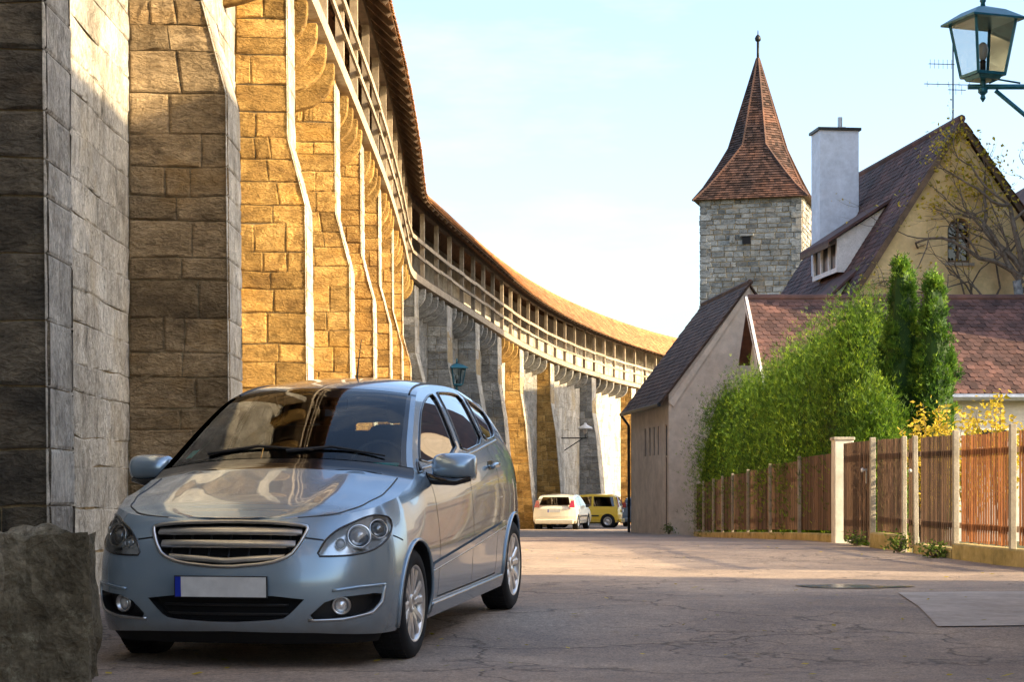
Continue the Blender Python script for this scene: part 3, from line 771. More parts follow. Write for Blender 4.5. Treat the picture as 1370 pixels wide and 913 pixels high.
MB().add([yp(x, .29, z) for x, z in arch], [tuple(range(n_))]).build('dark_backing', MATS['black_void'], aw)  # black sheet for the dark attic behind the glass
MB().prism([yp(ax_ - .45, -.06, az_ - .75), yp(ax_ + .45, -.06, az_ - .75), yp(ax_ + .45, -.06, az_ - .66), yp(ax_ - .45, -.06, az_ - .66)], D * .2).build('sill', MATS['concrete'], aw)
# roof slopes
eL = -HW - .45; e0 = yp(eL, -.22, rz_l(eL)); e1 = yp(eL, YL + .2, rz_l(eL)); r0 = yp(0, -.22, AZ); r1 = yp(0, YL + .2, AZ)
eR = HWR + .4; f0 = yp(eR, -.22, rz_l(eR)); f1 = yp(eR, YL + .2, rz_l(eR))
mb = MB(); mb.prism([e0, e1, r1, r0], Z3 * -.12); mb.prism([f0, f1, r1, r0], Z3 * -.12)
rf = mb.build('roof', MATS['roof_tile_brown'], yh)
U = (r0 - e0).normalized(); Nn = D.cross(U); Ad, O0 = (D, e0) if Nn.z > 0 else (-D, e1)
lay_tiles(field(O0 + Z3 * .012, Ad, U, YL + .4, (r0 - e0).length, .21, .2), rf, 'roof_tile_brown', .2, .4, 300, lambda q: -q[0].z + q[0].y * .25)
U2 = (r0 - f0).normalized(); Nn = D.cross(U2); Ad, O0 = (D, f0) if Nn.z > 0 else (-D, f1)
lay_tiles(field(O0 + Z3 * .012, Ad, U2, YL + .4, (r0 - f0).length, .21, .2), rf, 'roof_tile_brown', .2, .4, 0, lambda q: 0)
MB().tube([r0 + Z3 * .04, r1 + Z3 * .04], .12, 8).build('ridge', MATS['roof_tile_brown'], rf)
for a_, b_ in ((e0, r0), (f0, r0)):
    MB().beam(a_ + D * .02 + Z3 * -.1, b_ + D * .02 + Z3 * -.1, .05, .17).build('bargeboard', MATS['dark_wood'], yh)
# chimney on the left slope
c0 = at(1117, 178, 64.5); cw = 53 / FPX * 64.5
chn = MB(); chn.box((c0.x, 64.5, c0.z - 2.6), (cw, cw * .8, 5.2), Matrix.Rotation(R(6.7), 3, 'Z')); ch = chn.build('chimney', MATS['white_render'], yh, bevel=.01)
MB().box((c0.x, 64.5, c0.z + .04), (cw + .14, cw * .8 + .14, .09), Matrix.Rotation(R(6.7), 3, 'Z')).build('chimney_cap', MATS['dark_metal'], ch)
MB().tube([(c0.x + .15, 64.4, c0.z), (c0.x + .15, 64.4, c0.z + .5)], .08, 10).tube([(c0.x + .2, 64.3, c0.z + .1), (c0.x + .32, 64.3, c0.z + .1)], .07, 8).build('flue', MATS['zinc'], ch)
# shed dormers on the left slope: each has a boarded front with windows, cheeks and a flatter roof
def dormer(d0, d1, af, zf, hf, ncol, ar, cheek=True):
    """front plane at a=af between depths d0..d1, sill z zf, height hf, roof runs back to a=ar on the slope"""
    zt = zf + hf; zr = rz_l(ar)
    q = MB()
    holes = []; wdt = (d1 - d0)
    for i in range(ncol): holes.append([(.14 + i * (wdt - .2) / ncol, .15), (.14 + (i + 1) * (wdt - .2) / ncol - .1, .15), (.14 + (i + 1) * (wdt - .2) / ncol - .1, hf - .12), (.14 + i * (wdt - .2) / ncol, hf - .12)])
    holed(q, yp(af, d0, zf), D, Z3, -A, [(0, 0), (wdt, 0), (wdt, hf), (0, hf)], holes, .08)
    for d in (d0, d1): q.add([yp(af, d, zf), yp(af, d, zt), yp(ar, d, zr - .02), yp((zf - AZ) / TN, d, zf)], [(0, 1, 2, 3)])
    dm = q.build('dormer', MATS['white_paint'], yh)
    for h in holes:
        MB().add([yp(af + .07, d0 + x, zf + z) for x, z in h], [(0, 1, 2, 3)]).build('pane', MATS['dark_pane'], dm)
    MB().add([yp(af + .11, d0 + .05, zf + .05), yp(af + .11, d1 - .05, zf + .05), yp(af + .11, d1 - .05, zt - .05), yp(af + .11, d0 + .05, zt - .05)], [(0, 1, 2, 3)]).build('dark_backing', MATS['black_void'], dm)  # black sheet for the unlit inside of the dormer
    k = .35; sl_ = (zr - zt) / (ar - af); a0_ = af - k
    P_ = [yp(a0_, d0 - .25, zt - k * sl_ + .05), yp(a0_, d1 + .25, zt - k * sl_ + .05), yp(ar + .1, d1 + .25, zr + .1 * sl_ + .05), yp(ar + .1, d0 - .25, zr + .1 * sl_ + .05)]
    MB().prism(P_, Z3 * .1).build('dormer_roof', MATS['roof_tile_brown'], dm)
    MB().prism([P_[0], P_[1], P_[1] + Z3 * -.14, P_[0] + Z3 * -.14], A * .04).build('eaves_board', MATS['dark_wood'], dm)
def solve_a(px, py, d_off):
    pass
dormer(2.6, 5.4, -3.0, 7.9, 1.05, 3, -1.35)
dormer(1.2, 3.4, -4.1, 5.5, 1.0, 2, -2.9)
# aerial on the gable apex
an = MB(); ab = at(1275, 160, YW + .6); atp = at(1275, 48, YW + .6)
an.tube([ab - Z3 * .4, atp], .022, 6)
for py, l0, l1, n in ((86, -.75, .05, 6), (113, -.9, .75, 5), (120, -.15, .4, 3)):
    p = at(1275, py, YW + .6); an.tube([p + A * l0, p + A * l1], .012, 5)
    for i in range(n):
        c = p + A * lerp(l0, l1, (i + .3) / n); hl = .2 if py != 113 else .12
        an.tube([c - D * hl - Z3 * .04, c + D * hl + Z3 * .04], .007, 4); an.tube([c - Z3 * hl * .7, c + Z3 * hl * .7], .007, 4)
an.build('aerial', MATS['dark_metal'], yh)

# ------------------------------------------------------------------ stone tower
TD = 142.0; tx = (1021 - HX) / FPX * TD
tw = empty('stone_tower', (tx, TD, -.7), 'square grey stone tower with tall pointed red tiled spire', 'tower')
TR = R(-15); ca, sa = math.cos(TR), math.sin(TR)
def tp(x, y, z): return Vector((tx + x * ca - y * sa, TD + 3 + x * sa + y * ca, z))
HWT = 3.72; ze = CZ + (HY - 266) / FPX * TD
mb = MB(); mb.add([tp(x, y, z) for z in (-1, ze) for x, y in ((-HWT, -HWT), (HWT, -HWT), (HWT, HWT), (-HWT, HWT))], [(0, 1, 5, 4), (1, 2, 6, 5), (2, 3, 7, 6), (3, 0, 4, 7), (4, 5, 6, 7)])
tb_ = mb.build('wall', MATS['mortar'], tw)
r2 = random.Random(8); st = []
for q in range(4):
    c_, s_ = [(1, 0), (0, 1), (-1, 0), (0, -1)][q]
    f_ = lambda a, z, c_=c_, s_=s_: tp(a * c_ + HWT * s_, a * s_ - HWT * c_, z)
    Nn = (tp(s_, -c_, 0) - tp(0, 0, 0)).normalized()
    zs = courses(4 if q < 2 else 14, ze - .02, .3, .46, r2)
    st += stone_face(f_, Nn, lambda z: -HWT, lambda z: HWT, zs, .4, 1.1, r2, .06, .03, .02, tone=(.62, 1.25), quads=(4, 4))
merged_stones(st, 'tower_stone', tb_)
for q in (-1, 1):
    qs = []
    zz = 5
    k = 0
    while zz < ze - .5:
        h = .52; wq = .8 if k % 2 else .5
        mbq = (zz, h, wq); k += 1
        V, F = stone_geo(tp(q * (HWT - wq) if q > 0 else -HWT, -HWT - .02, zz), tp(HWT if q > 0 else -(HWT - wq), -HWT - .02, zz), tp(HWT if q > 0 else -(HWT - wq), -HWT - .02, zz + h), tp(q * (HWT - wq) if q > 0 else -HWT, -HWT - .02, zz + h), (tp(0, -1, 0) - tp(0, 0, 0)), .1, r2, .02, .02, 4, 4)
        qs.append((V, F, r2.uniform(.8, 1.2))); zz += h
    merged_stones(qs, 'tower_stone', tb_, 'quoins')
wz = CZ + (HY - 323) / FPX * TD
MB().box(tp(-.3, -HWT - .03, wz), (.62, .3, .55), Matrix.Rotation(TR, 3, 'Z')).build('loophole', MATS['black_void'], tw)
MB().box(tp(-.3, -HWT - .08, wz + .38), (1.0, .4, .16), Matrix.Rotation(TR, 3, 'Z')).box(tp(-1.35, -HWT - .1, wz + .1), (.35, .3, .55), Matrix.Rotation(TR, 3, 'Z')).build('lintel', MATS['tower_stone'], tw)
# spire: flared square skirt turning into a steep octagon, laid in overlapping courses
zm = CZ + (HY - 190) / FPX * TD; za = CZ + (HY - 62) / FPX * TD; HE = 4.2; RO = 2.05
def oct_pt(k, r): a = R(22.5 + 45 * k - 135); return (r * math.cos(a) / math.cos(R(22.5)), r * math.sin(a) / math.cos(R(22.5)))
sq = []
for k in range(8):
    x, y = oct_pt(k, 1.0); s_ = max(abs(x), abs(y)); sx, sy = x / s_, y / s_
    # octagon corners map onto the square: each pair shares a corner of the eaves
    sq.append((math.copysign(1, x), math.copysign(1, y)))
def spire_pt(k, h):
    """h 0..1 skirt, 1..2 spire"""
    x1, y1 = oct_pt(k, RO)
    if h <= 1:
        e = h ** .9; x0, y0 = sq[k][0] * HE, sq[k][1] * HE
        return tp(lerp(x0, x1, e), lerp(y0, y1, e), lerp(ze - .12, zm, h ** 1.06))
    f = (h - 1); return tp(x1 * (1 - f), y1 * (1 - f), lerp(zm, za, f))
mb = MB(); rows = [i / 22 for i in range(22)] + [1 + i / 36 for i in range(37)]
r3 = random.Random(4)
for a_, b_ in zip(rows, rows[1:]):
    for k in range(8):
        p0, p1, p2, p3 = spire_pt(k, a_), spire_pt((k + 1) % 8, a_), spire_pt((k + 1) % 8, b_), spire_pt(k, b_)
        if (p1 - p0).length < .02 and (p2 - p3).length < .02: continue
        nrm = ((p1 - p0).cross(p3 - p0)); nrm = nrm.normalized() if nrm.length > 1e-9 else ((p2 - p3).cross(p3 - p0)).normalized()
        if nrm.dot(Vector((p0.x - tx, p0.y - TD - 3, .3))) < 0: nrm = -nrm
        nt_ = max(1, int(((p1 - p0).length + (p2 - p3).length) / 2 / .26))
        for i in range(nt_):
            u0, u1 = i / nt_, (i + 1) / nt_
            j = r3.uniform(0, .02)
            A0, A1, B1, B0 = p0.lerp(p1, u0) + nrm * (.07 + j), p0.lerp(p1, u1) + nrm * (.07 + j), p3.lerp(p2, u1) + nrm * .005, p3.lerp(p2, u0) + nrm * .005
            mb.add([A0, A1, B1, B0, p0.lerp(p1, u0), p0.lerp(p1, u1)], [(0, 1, 2, 3), (4, 5, 1, 0)], r3.choice([.35, .55, .7, .85, 1, 1.1, 1.3]) * r3.uniform(.85, 1.15))
sr = mb.build('spire', MATS['roof_tile_red'], tw); sr['kind'] = 'stuff'
mb = MB()
for k in range(8): mb.tube([spire_pt(k, h) for h in (0, .25, .5, .75, 1, 1.5, 1.97)], .1, 5)
mb.build('hip_tiles', MATS['roof_tile_red'], tw)
mb = MB(); mb.add([spire_pt(k, 0) for k in (0, 2, 4, 6)], [(0, 1, 2, 3)]); mb.build('eaves_soffit', MATS['dark_wood'], tw)
mb = MB(); ap = tp(0, 0, za); mb.tube([ap - Z3 * .6, ap + Z3 * 1.1], .1, 6); mb.lathe([(.02, 1.0), (.2, 1.12), (.24, 1.3), (.16, 1.48), (.04, 1.6), (.03, 1.9)], ap, n=10)
mb.build('finial', MATS['dark_metal'], tw, smooth=True)

# ------------------------------------------------------------------ unseen houses off to the right, added to shade wall and street
def plain_house(name, x0, x1, y0, y1, ez_, rz2, wallm, roofm, label, nwin):
    h = empty(name, ((x0 + x1) / 2, (y0 + y1) / 2, gz(y0)), label, 'house')
    mb = MB(); xm = (x0 + x1) / 2
    P = lambda x, y, z: (x, y, z)
    holes = []
    fl = max(1, int((ez_ - .5) / 2.8)); L = y1 - y0
    for f in range(fl):
        for i in range(nwin):
            c = (i + .5) * L / nwin; z = 1.0 + f * 2.8
            holes.append([(c - .5, z), (c + .5, z), (c + .5, z + 1.35), (c - .5, z + 1.35)])
    holed(mb, (x0, y0, 0), Vector((0, 1, 0)), Z3, Vector((-1, 0, 0)), [(0, -1), (L, -1), (L, ez_), (0, ez_)], holes, .2)
    for y in (y0, y1): mb.add([P(x0, y, -1), P(x1, y, -1), P(x1, y, ez_), P(xm, y, rz2), P(x0, y, ez_)], [(0, 1, 2, 3, 4)])
    mb.add([P(x1, y0, -1), P(x1, y1, -1), P(x1, y1, ez_), P(x1, y0, ez_)], [(0, 1, 2, 3)])
    wl = mb.build('wall', MATS[wallm], h)
    for q in holes: window(wl, (x0, y0 + (q[0][0] + q[1][0]) / 2, (q[0][1] + q[2][1]) / 2), Vector((0, 1, 0)), Vector((-1, 0, 0)), 1.0, 1.35)
    s_ = (rz2 - ez_) / (xm - x0); mb = MB()
    for xe, sg in ((x0, 1), (x1, -1)):
        mb.prism([(xe - .35 * sg, y0 - .2, ez_ - .35 * s_ + .05), (xe - .35 * sg, y1 + .2, ez_ - .35 * s_ + .05), (xm, y1 + .2, rz2 + .05), (xm, y0 - .2, rz2 + .05)], (0, 0, .12))
    mb.build('roof', MATS[roofm], h)
    return h
plain_house('shade_corner_house', 5.0, 12.2, -6, 16.0, 4.6, 8.7, 'cream_plaster', 'roof_tile_brown', 'unseen cream house added for street shade, its wall carrying the teal lantern bracket', 5)
plain_house('tall_shade_house', 18.0, 27, 50.8, 70.2, 9.5, 21.0, 'beige_plaster', 'roof_tile_brown', 'unseen tall gabled house added to shade the far gallery and wall', 6)
plain_house('row_shade_house', 18.5, 26, 77.4, 99, 8.0, 14.2, 'cream_plaster', 'roof_tile_brown', 'unseen lower gabled house added to shade the wall farther back', 6)
# ------------------------------------------------------------------ body surface of the parked car (local frame: x to the picture right, y to the rear, z up)
CAR_O, CAR_YAW, CAR_PITCH = (-1.565, 10.56, -.04), -11.8, 2.7
OUT = [(0, 0), (.25, .012), (.45, .045), (.61, .092), (.735, .165), (.82, .275), (.862, .42), (.878, .60), (.884, .85), (.886, 1.4), (.888, 2.2), (.884, 3.0), (.872, 3.5), (.845, 3.85), (.79, 4.05), (.68, 4.18), (.45, 4.25), (0, 4.27)]
def _outline():
    pts = []; n = len(OUT); P = [(-OUT[1][0], OUT[1][1])] + OUT + [(-OUT[-2][0], OUT[-2][1])]
    for i in range(1, n):
        p0, p1, p2, p3 = P[i - 1], P[i], P[i + 1], P[i + 2]
        for k in range(12):
            t = k / 12
            pts.append(tuple(.5 * (2 * p1[c] + (p2[c] - p0[c]) * t + (2 * p0[c] - 5 * p1[c] + 4 * p2[c] - p3[c]) * t * t + (3 * p1[c] - p0[c] - 3 * p2[c] + p3[c]) * t**3) for c in (0, 1)))
    pts.append(OUT[-1]); return pts
OL = _outline(); OS = [0.0]
for p, q in zip(OL, OL[1:]): OS.append(OS[-1] + math.hypot(q[0] - p[0], q[1] - p[1]))
S_END = OS[-1]
def s_of_y(y):
    for i in range(len(OL) - 1):
        if OL[i + 1][1] >= y: return OS[i] + (OS[i + 1] - OS[i]) * (y - OL[i][1]) / max(1e-9, OL[i + 1][1] - OL[i][1])
    return S_END
OFS = [
 (0.0, [(.15, .12), (.20, .06), (.26, .02), (.34, .0), (.46, .0), (.54, .012), (.62, .03), (.70, .05), (.76, .08), (.80, .125), (.84, .2), (.9, .3)]),
 (.45, [(.15, .11), (.20, .055), (.26, .018), (.36, .0), (.50, .0), (.58, .015), (.66, .035), (.74, .065), (.80, .10), (.84, .15), (.9, .25)]),
 (.80, [(.15, .08), (.20, .04), (.28, .01), (.40, .0), (.55, .0), (.64, .015), (.72, .04), (.80, .085), (.86, .14), (.9, .20), (.95, .28)]),
 (1.05, [(.15, .06), (.22, .025), (.35, .004), (.55, .0), (.66, .01), (.75, .03), (.83, .065), (.89, .105), (.94, .15), (1.0, .2)]),
 (1.30, [(.15, .055), (.25, .025), (.40, .004), (.58, .0), (.70, .008), (.80, .025), (.88, .05), (.93, .08), (.97, .12), (1.02, .17), (1.1, .2)]),
 (1.75, [(.15, .06), (.25, .035), (.35, .015), (.50, .006), (.62, .0), (.75, .008), (.86, .022), (.93, .04), (.99, .07), (1.05, .105), (1.15, .15), (1.25, .19), (1.35, .232), (1.45, .278), (1.52, .325), (1.6, .4)]),
 (3.6, [(.15, .06), (.25, .035), (.35, .018), (.50, .01), (.62, .002), (.75, .0), (.88, .01), (.98, .028), (1.05, .05), (1.12, .08), (1.2, .112), (1.3, .16), (1.4, .215), (1.5, .285), (1.56, .345), (1.6, .4)]),
 (4.35, [(.15, .06), (.25, .03), (.40, .008), (.60, .0), (.8, .0), (.92, .015), (1.0, .03), (1.1, .065), (1.2, .115), (1.3, .175), (1.4, .25), (1.5, .34), (1.6, .45)]),
 (4.85, [(.15, .08), (.25, .03), (.40, .0), (.62, .0), (.8, .015), (.95, .05), (1.05, .09), (1.15, .14), (1.25, .20), (1.35, .27), (1.42, .33), (1.6, .5)]),
 (S_END, [(.15, .10), (.25, .03), (.40, .0), (.60, .0), (.75, .02), (.95, .07), (1.05, .11), (1.15, .17), (1.25, .24), (1.35, .315), (1.42, .37), (1.6, .55)])]
def c_off(s, z):
    z = z - .04 * max(0, min(1, (z - .78) / .2))
    for i in range(len(OFS) - 1):
        if s <= OFS[i + 1][0]: break
    s0, t0 = OFS[i]; s1, t1 = OFS[i + 1]; k = max(0, min(1, (s - s0) / (s1 - s0))); k = k * k * (3 - 2 * k)
    return smooth_interp(t0, z) * (1 - k) + smooth_interp(t1, z) * k
def c_pt(s, z, lift=0.0):
    """point on the body shell; s is arc length round the plan outline from the nose (sign = side)"""
    a = min(abs(s), S_END - 1e-6); lo, hi = 0, len(OS) - 1
    while hi - lo > 1:
        m_ = (lo + hi) // 2
        if OS[m_] <= a: lo = m_
        else: hi = m_
    k = (a - OS[lo]) / (OS[hi] - OS[lo]); x = OL[lo][0] + (OL[hi][0] - OL[lo][0]) * k; y = OL[lo][1] + (OL[hi][1] - OL[lo][1]) * k
    def tang(i):
        a_, b_ = OL[max(0, i - 2)], OL[min(len(OL) - 1, i + 2)]
        if i < 2: a_ = (-OL[2 - i][0], OL[2 - i][1])
        if i > len(OL) - 3: j = 2 * (len(OL) - 1) - i - 2; b_ = (-OL[j][0], OL[j][1])
        dx, dy = b_[0] - a_[0], b_[1] - a_[1]; l = math.hypot(dx, dy); return dx / l, dy / l
    t0, t1 = tang(lo), tang(hi); dx = t0[0] + (t1[0] - t0[0]) * k; dy = t0[1] + (t1[1] - t0[1]) * k; l = math.hypot(dx, dy)
    nx, ny = -dy / l, dx / l                      # inward
    o = c_off(a, z) - lift
    x += nx * o; y += ny * o
    return (x if s >= 0 else -x, y, z)
ZT = [(0, .843), (.25, .844), (.45, .848), (.65, .858), (.85, .876), (1.05, .902), (1.25, .935), (1.45, .973), (1.62, 1.017), (1.70, 1.047), (1.82, 1.13), (2.0, 1.248), (2.2, 1.365), (2.36, 1.45), (2.5, 1.508), (2.65, 1.548), (2.85, 1.575), (3.1, 1.588), (3.4, 1.586), (3.7, 1.566), (4.0, 1.53), (4.25, 1.49), (4.5, 1.44), (4.75, 1.40), (5.0, 1.39), (S_END, 1.39)]
def z_top(s): return smooth_interp(ZT, abs(s))
# ------------------------------------------------------------------ parked silver car
def paint(name, c, rough=.3, metal=.55, flake=.08):
    m, nt, b = mat_base(name); P = world_pos(nt, local=True)
    n1 = noise(nt, P, 1.5, 3, .5)
    k = mixc(nt, .10, c, ramp(nt, n1, [(.35, (.6, .57, .53)), (.65, (1, 1, 1))]), 'MULTIPLY')
    sx = nn(nt, 'ShaderNodeSeparateXYZ'); nt.links.new(P, sx.inputs[0]); nd = noise(nt, P, 7, 8, .7)
    dz_ = fmath(nt, 'ADD', sx.outputs['Z'], fmath(nt, 'MULTIPLY', nd, -.35))
    df = ramp(nt, dz_, [(.0, (.55, .55, .55)), (.22, (0, 0, 0))])
    k = mixc(nt, df, k, (.22, .19, .155))
    nt.links.new(k, b.inputs['Base Color']); b.inputs['Metallic'].default_value = metal
    b.inputs['Roughness'].default_value = rough
    b.inputs['Coat Weight'].default_value = 1.0; b.inputs['Coat Roughness'].default_value = .03
    MATS[name] = m; return m
paint('silver_paint', (.30, .40, .49), .26, .6, 0.0)
paint('white_car_paint', (.80, .74, .58), .4, 0.0, .02)
paint('yellow_car_paint', (.88, .58, .04), .4, 0.0, .02)
paint('blue_car_paint', (.20, .27, .34), .35, .4, .05)
plain('chrome', (.72, .72, .72), .12, 1.0)
plain('dull_chrome', (.55, .56, .57), .28, 1.0)
plain('alloy', (.62, .61, .60), .32, .8, coat=.3)
plain('lamp_reflector', (.90, .91, .92), .2, .65)
plain('plate_white', (.62, .62, .60), .45)
plain('plate_blue', (.01, .03, .35), .4)
plain('seat_cloth', (.07, .07, .075), .9)
plain('dash_plastic', (.03, .03, .032), .6)
plain('red_lens', (.32, .012, .012), .15, coat=1)
plain('amber_lens', (.6, .22, .03), .15, coat=1)
plain('windscreen_sticker', (.05, .42, .40), .5)
plain('paper', (.55, .55, .52), .8)
glass('car_glass', (.80, .87, .85), 1.52, 0.0, 1.15)
glass('side_glass', (.30, .38, .38), 1.6, 0.0, 2.6)
glass('lamp_glass', (.90, .92, .93), 1.42, 0.0, 1.2)
m, nt, b = mat_base('lens_bulb'); b.inputs['Base Color'].default_value = (.34, .36, .38, 1); b.inputs['Roughness'].default_value = .06; b.inputs['Metallic'].default_value = .7; MATS['lens_bulb'] = m

car = bpy.data.objects.new('parked_car', None); col.objects.link(car)
car.location = CAR_O; car.rotation_mode = 'XYZ'
car.rotation_euler = (Matrix.Rotation(R(CAR_YAW), 4, 'Z') @ Matrix.Rotation(R(CAR_PITCH), 4, 'X')).to_euler()
tag(car, 'silver-blue compact family car parked close against the wall buttresses', 'car')
def cp(s, z, lift=0.0): return Vector(c_pt(s, z, lift))
def c_nrm(s, z):
    e = .004; a = cp(s + e, z) - cp(s - e, z); b = cp(s, z + e) - cp(s, z - e); n = a.cross(b)
    if n.length < 1e-12: return Vector((0, -1, 0))
    n.normalize(); c = cp(s, z); 
    return n if n.dot(Vector((c.x, (c.y - 2.1) * .5, .1))) > 0 else -n
def dens(poly, step=.04, closed=True):
    out = []; n = len(poly)
    for i in range(n if closed else n - 1):
        a = Vector(poly[i]); b = Vector(poly[(i + 1) % n]); k = max(1, int((b - a).length / step))
        out += [tuple(a.lerp(b, j / k)) for j in range(k)]
    if not closed: out.append(tuple(poly[-1]))
    return out
def rnd(poly, it=2):
    """round a polygon's corners a little (corner cutting)"""
    for _ in range(it):
        q = []
        for i in range(len(poly)):
            a, b = Vector(poly[i]), Vector(poly[(i + 1) % len(poly)]); q += [tuple(a.lerp(b, .2)), tuple(a.lerp(b, .8))]
        poly = q
    return poly
def line_poly(pts, w_=.009):
    L = [Vector(p) for p in pts]; a = []; b = []
    for i, p in enumerate(L):
        d = (L[min(i + 1, len(L) - 1)] - L[max(i - 1, 0)]).normalized(); n = Vector((-d.y, d.x)) * w_ / 2
        a.append(tuple(p + n)); b.append(tuple(p - n))
    return a + b[::-1]
def mir(poly): return [(-s, z) for s, z in poly][::-1]
FW_Y, RW_Y, WR_, AR_ = .83, 3.61, .316, .358
HEAD = rnd([(.517, .643), (.609, .642), (.693, .644), (.784, .654), (.858, .668), (.929, .692), (.995, .719), (1.057, .752), (1.10, .785), (1.112, .815), (1.09, .84), (.976, .855), (.887, .846), (.776, .823), (.699, .803), (.641, .78), (.596, .75), (.562, .72)], 1)
GRILLE = rnd([(-.462, .805), (-.3, .822), (0, .828), (.3, .822), (.462, .805), (.468, .785), (.425, .71), (.375, .648), (.26, .607), (0, .585), (-.26, .607), (-.375, .648), (-.425, .71), (-.468, .785)], 1)
INTAKE = rnd([(-.47, .432), (.47, .432), (.375, .335), (.325, .302), (0, .285), (-.325, .302), (-.375, .335)], 1)
FOG = rnd([(.455, .302), (.585, .418), (.905, .438), (.89, .386), (.827, .335), (.664, .308)], 1)
WF = rnd([(1.935, 1.10), (2.12, 1.235), (2.3, 1.345), (2.43, 1.415), (2.6, 1.475), (2.8, 1.518), (2.955, 1.532), (2.90, 1.37), (2.85, 1.142)], 1)
WRr = rnd([(2.965, 1.148), (2.99, 1.28), (3.065, 1.535), (3.16, 1.542), (3.45, 1.54), (3.655, 1.52), (3.61, 1.367), (3.60, 1.2)], 1)
WQ = rnd([(3.69, 1.212), (3.71, 1.32), (3.78, 1.505), (3.95, 1.487), (4.15, 1.443), (4.27, 1.40), (4.19, 1.30), (4.08, 1.232)], 1)
WT = [(1.80, 1.055), (1.905, 1.13), (1.905, 1.062)]
TAIL = rnd([(4.52, .86), (4.98, .86), (4.98, 1.02), (4.80, 1.06), (4.62, 1.20), (4.52, 1.22), (4.50, 1.02)], 1)
RWIN = rnd([(4.98, 1.10), (S_END - .001, 1.08), (S_END - .001, 1.345), (5.04, 1.33)], 1)
SEAMS = [[(1.93, 1.06), (1.965, .9), (1.985, .6), (1.97, .31)], [(2.895, 1.13), (2.885, .8), (2.87, .31)], [(3.655, 1.19), (3.73, 1.0), (3.72, .8), (3.64, .55), (3.61, .31)],
         [(1.97, .308), (2.9, .306), (3.61, .308)], [(1.07, .735), (1.13, .72), (1.2, .70)], [(.45, .742), (.56, .728)]]
def arch(y):
    c = s_of_y(y); return [(c + AR_ * math.cos(R(a)), WR_ + .01 + AR_ * math.sin(R(a))) for a in range(-60, 241, 10)]
ARF, ARR = arch(FW_Y), arch(RW_Y)
holes_both = {'headlight': HEAD, 'fog_recess': FOG, 'window_front': WF, 'window_rear': WRr, 'window_quarter': WQ, 'window_corner': WT, 'tail': TAIL, 'rear_glass': RWIN, 'arch_f': ARF, 'arch_r': ARR}
def z_bot(s): return interp([(0, .235), (.5, .225), (.9, .205), (1.1, .2), (1.9, .19), (3.8, .19), (4.6, .22), (S_END, .26)], abs(s))
# domain triangulation (whole car in one sheet)
ss = [lerp(-S_END, S_END, i / 240) for i in range(241)]
outer = [(s, z_bot(s)) for s in ss] + [(s, z_top(s)) for s in reversed(ss)]
loops = [outer, dens(GRILLE), dens(INTAKE)]
regions = [('grille', GRILLE), ('intake', INTAKE)]
for k_, pl in holes_both.items():
    for p_ in (pl, mir(pl)): loops.append(dens(p_)); regions.append((k_, p_))
for sm in SEAMS:
    for p_ in (line_poly(dens(sm, .05, False)), mir(line_poly(dens(sm, .05, False)))): loops.append(p_); regions.append(('seam%d' % SEAMS.index(sm), p_))
pts = []; edges = []
for lp in loops:
    b0 = len(pts); n_ = len(lp); pts += [Vector(p) for p in lp]; edges += [(b0 + i, b0 + (i + 1) % n_) for i in range(n_)]
occ = set((round(p[0] / .02), round(p[1] / .02)) for p in pts)
for i in range(int(2 * S_END / .045)):
    for j in range(40):
        s = -S_END + (i + .5 * (j % 2)) * .045; z = .2 + j * .037
        if not (z_bot(s) + .015 < z < z_top(s) - .015): continue
        c_ = (round(s / .02), round(z / .02))
        if any((c_[0] + a, c_[1] + b) in occ for a in (-1, 0, 1) for b in (-1, 0, 1)): continue
        pts.append(Vector((s, z)))
r_ = delaunay_2d_cdt(pts, edges, [], 0, 1e-6)
DV, DF = r_[0], r_[2]
boxes = [(nm, pl, min(p[0] for p in pl), max(p[0] for p in pl), min(p[1] for p in pl), max(p[1] for p in pl)) for nm, pl in regions]
byreg = {}
DOORS = [('door', 1.97, 2.88), ('door', 2.88, 3.66)]
for f in DF:
    cx = sum(DV[i][0] for i in f) / 3; cz = sum(DV[i][1] for i in f) / 3
    if not (z_bot(cx) - 1e-4 < cz < z_top(cx) + 1e-4): continue
    reg = 'body'
    for nm, pl, x0, x1, y0, y1 in boxes:
        if x0 <= cx <= x1 and y0 <= cz <= y1 and in_poly(cx, cz, pl): reg = nm; break
    if reg == 'body':
        a = abs(cx)
        seam_a = interp([(.31, 1.97), (.6, 1.985), (.9, 1.965), (1.06, 1.93), (1.3, 1.93)], cz); seam_b = interp([(.31, 2.87), (.8, 2.885), (1.13, 2.895), (1.4, 2.93), (1.56, 3.0)], cz); seam_c = interp([(.31, 3.61), (.55, 3.64), (.8, 3.72), (1.0, 3.73), (1.19, 3.655), (1.56, 3.71)], cz)
        if .307 < cz < 1.05 or (cz >= 1.05 and cz < z_top(cx) - .03 and a > 1.93):
            if seam_a < a < seam_b and cz < z_top(cx) - .035: reg = 'door_front'
            elif seam_b < a < seam_c and cz < z_top(cx) - .035: reg = 'door_rear'
        if a > 4.75 and .75 < cz: reg = 'tailgate'
        if a < 1.2 and cz < .643 and a < 1.15: reg = 'front_bumper'
        if a > 4.45 and cz < .62: reg = 'rear_bumper'
    key = reg if reg in ('grille', 'intake', 'tailgate', 'front_bumper', 'rear_bumper', 'body') else reg + ('+' if cx > 0 else '-')
    byreg.setdefault(key, []).append(tuple(f))
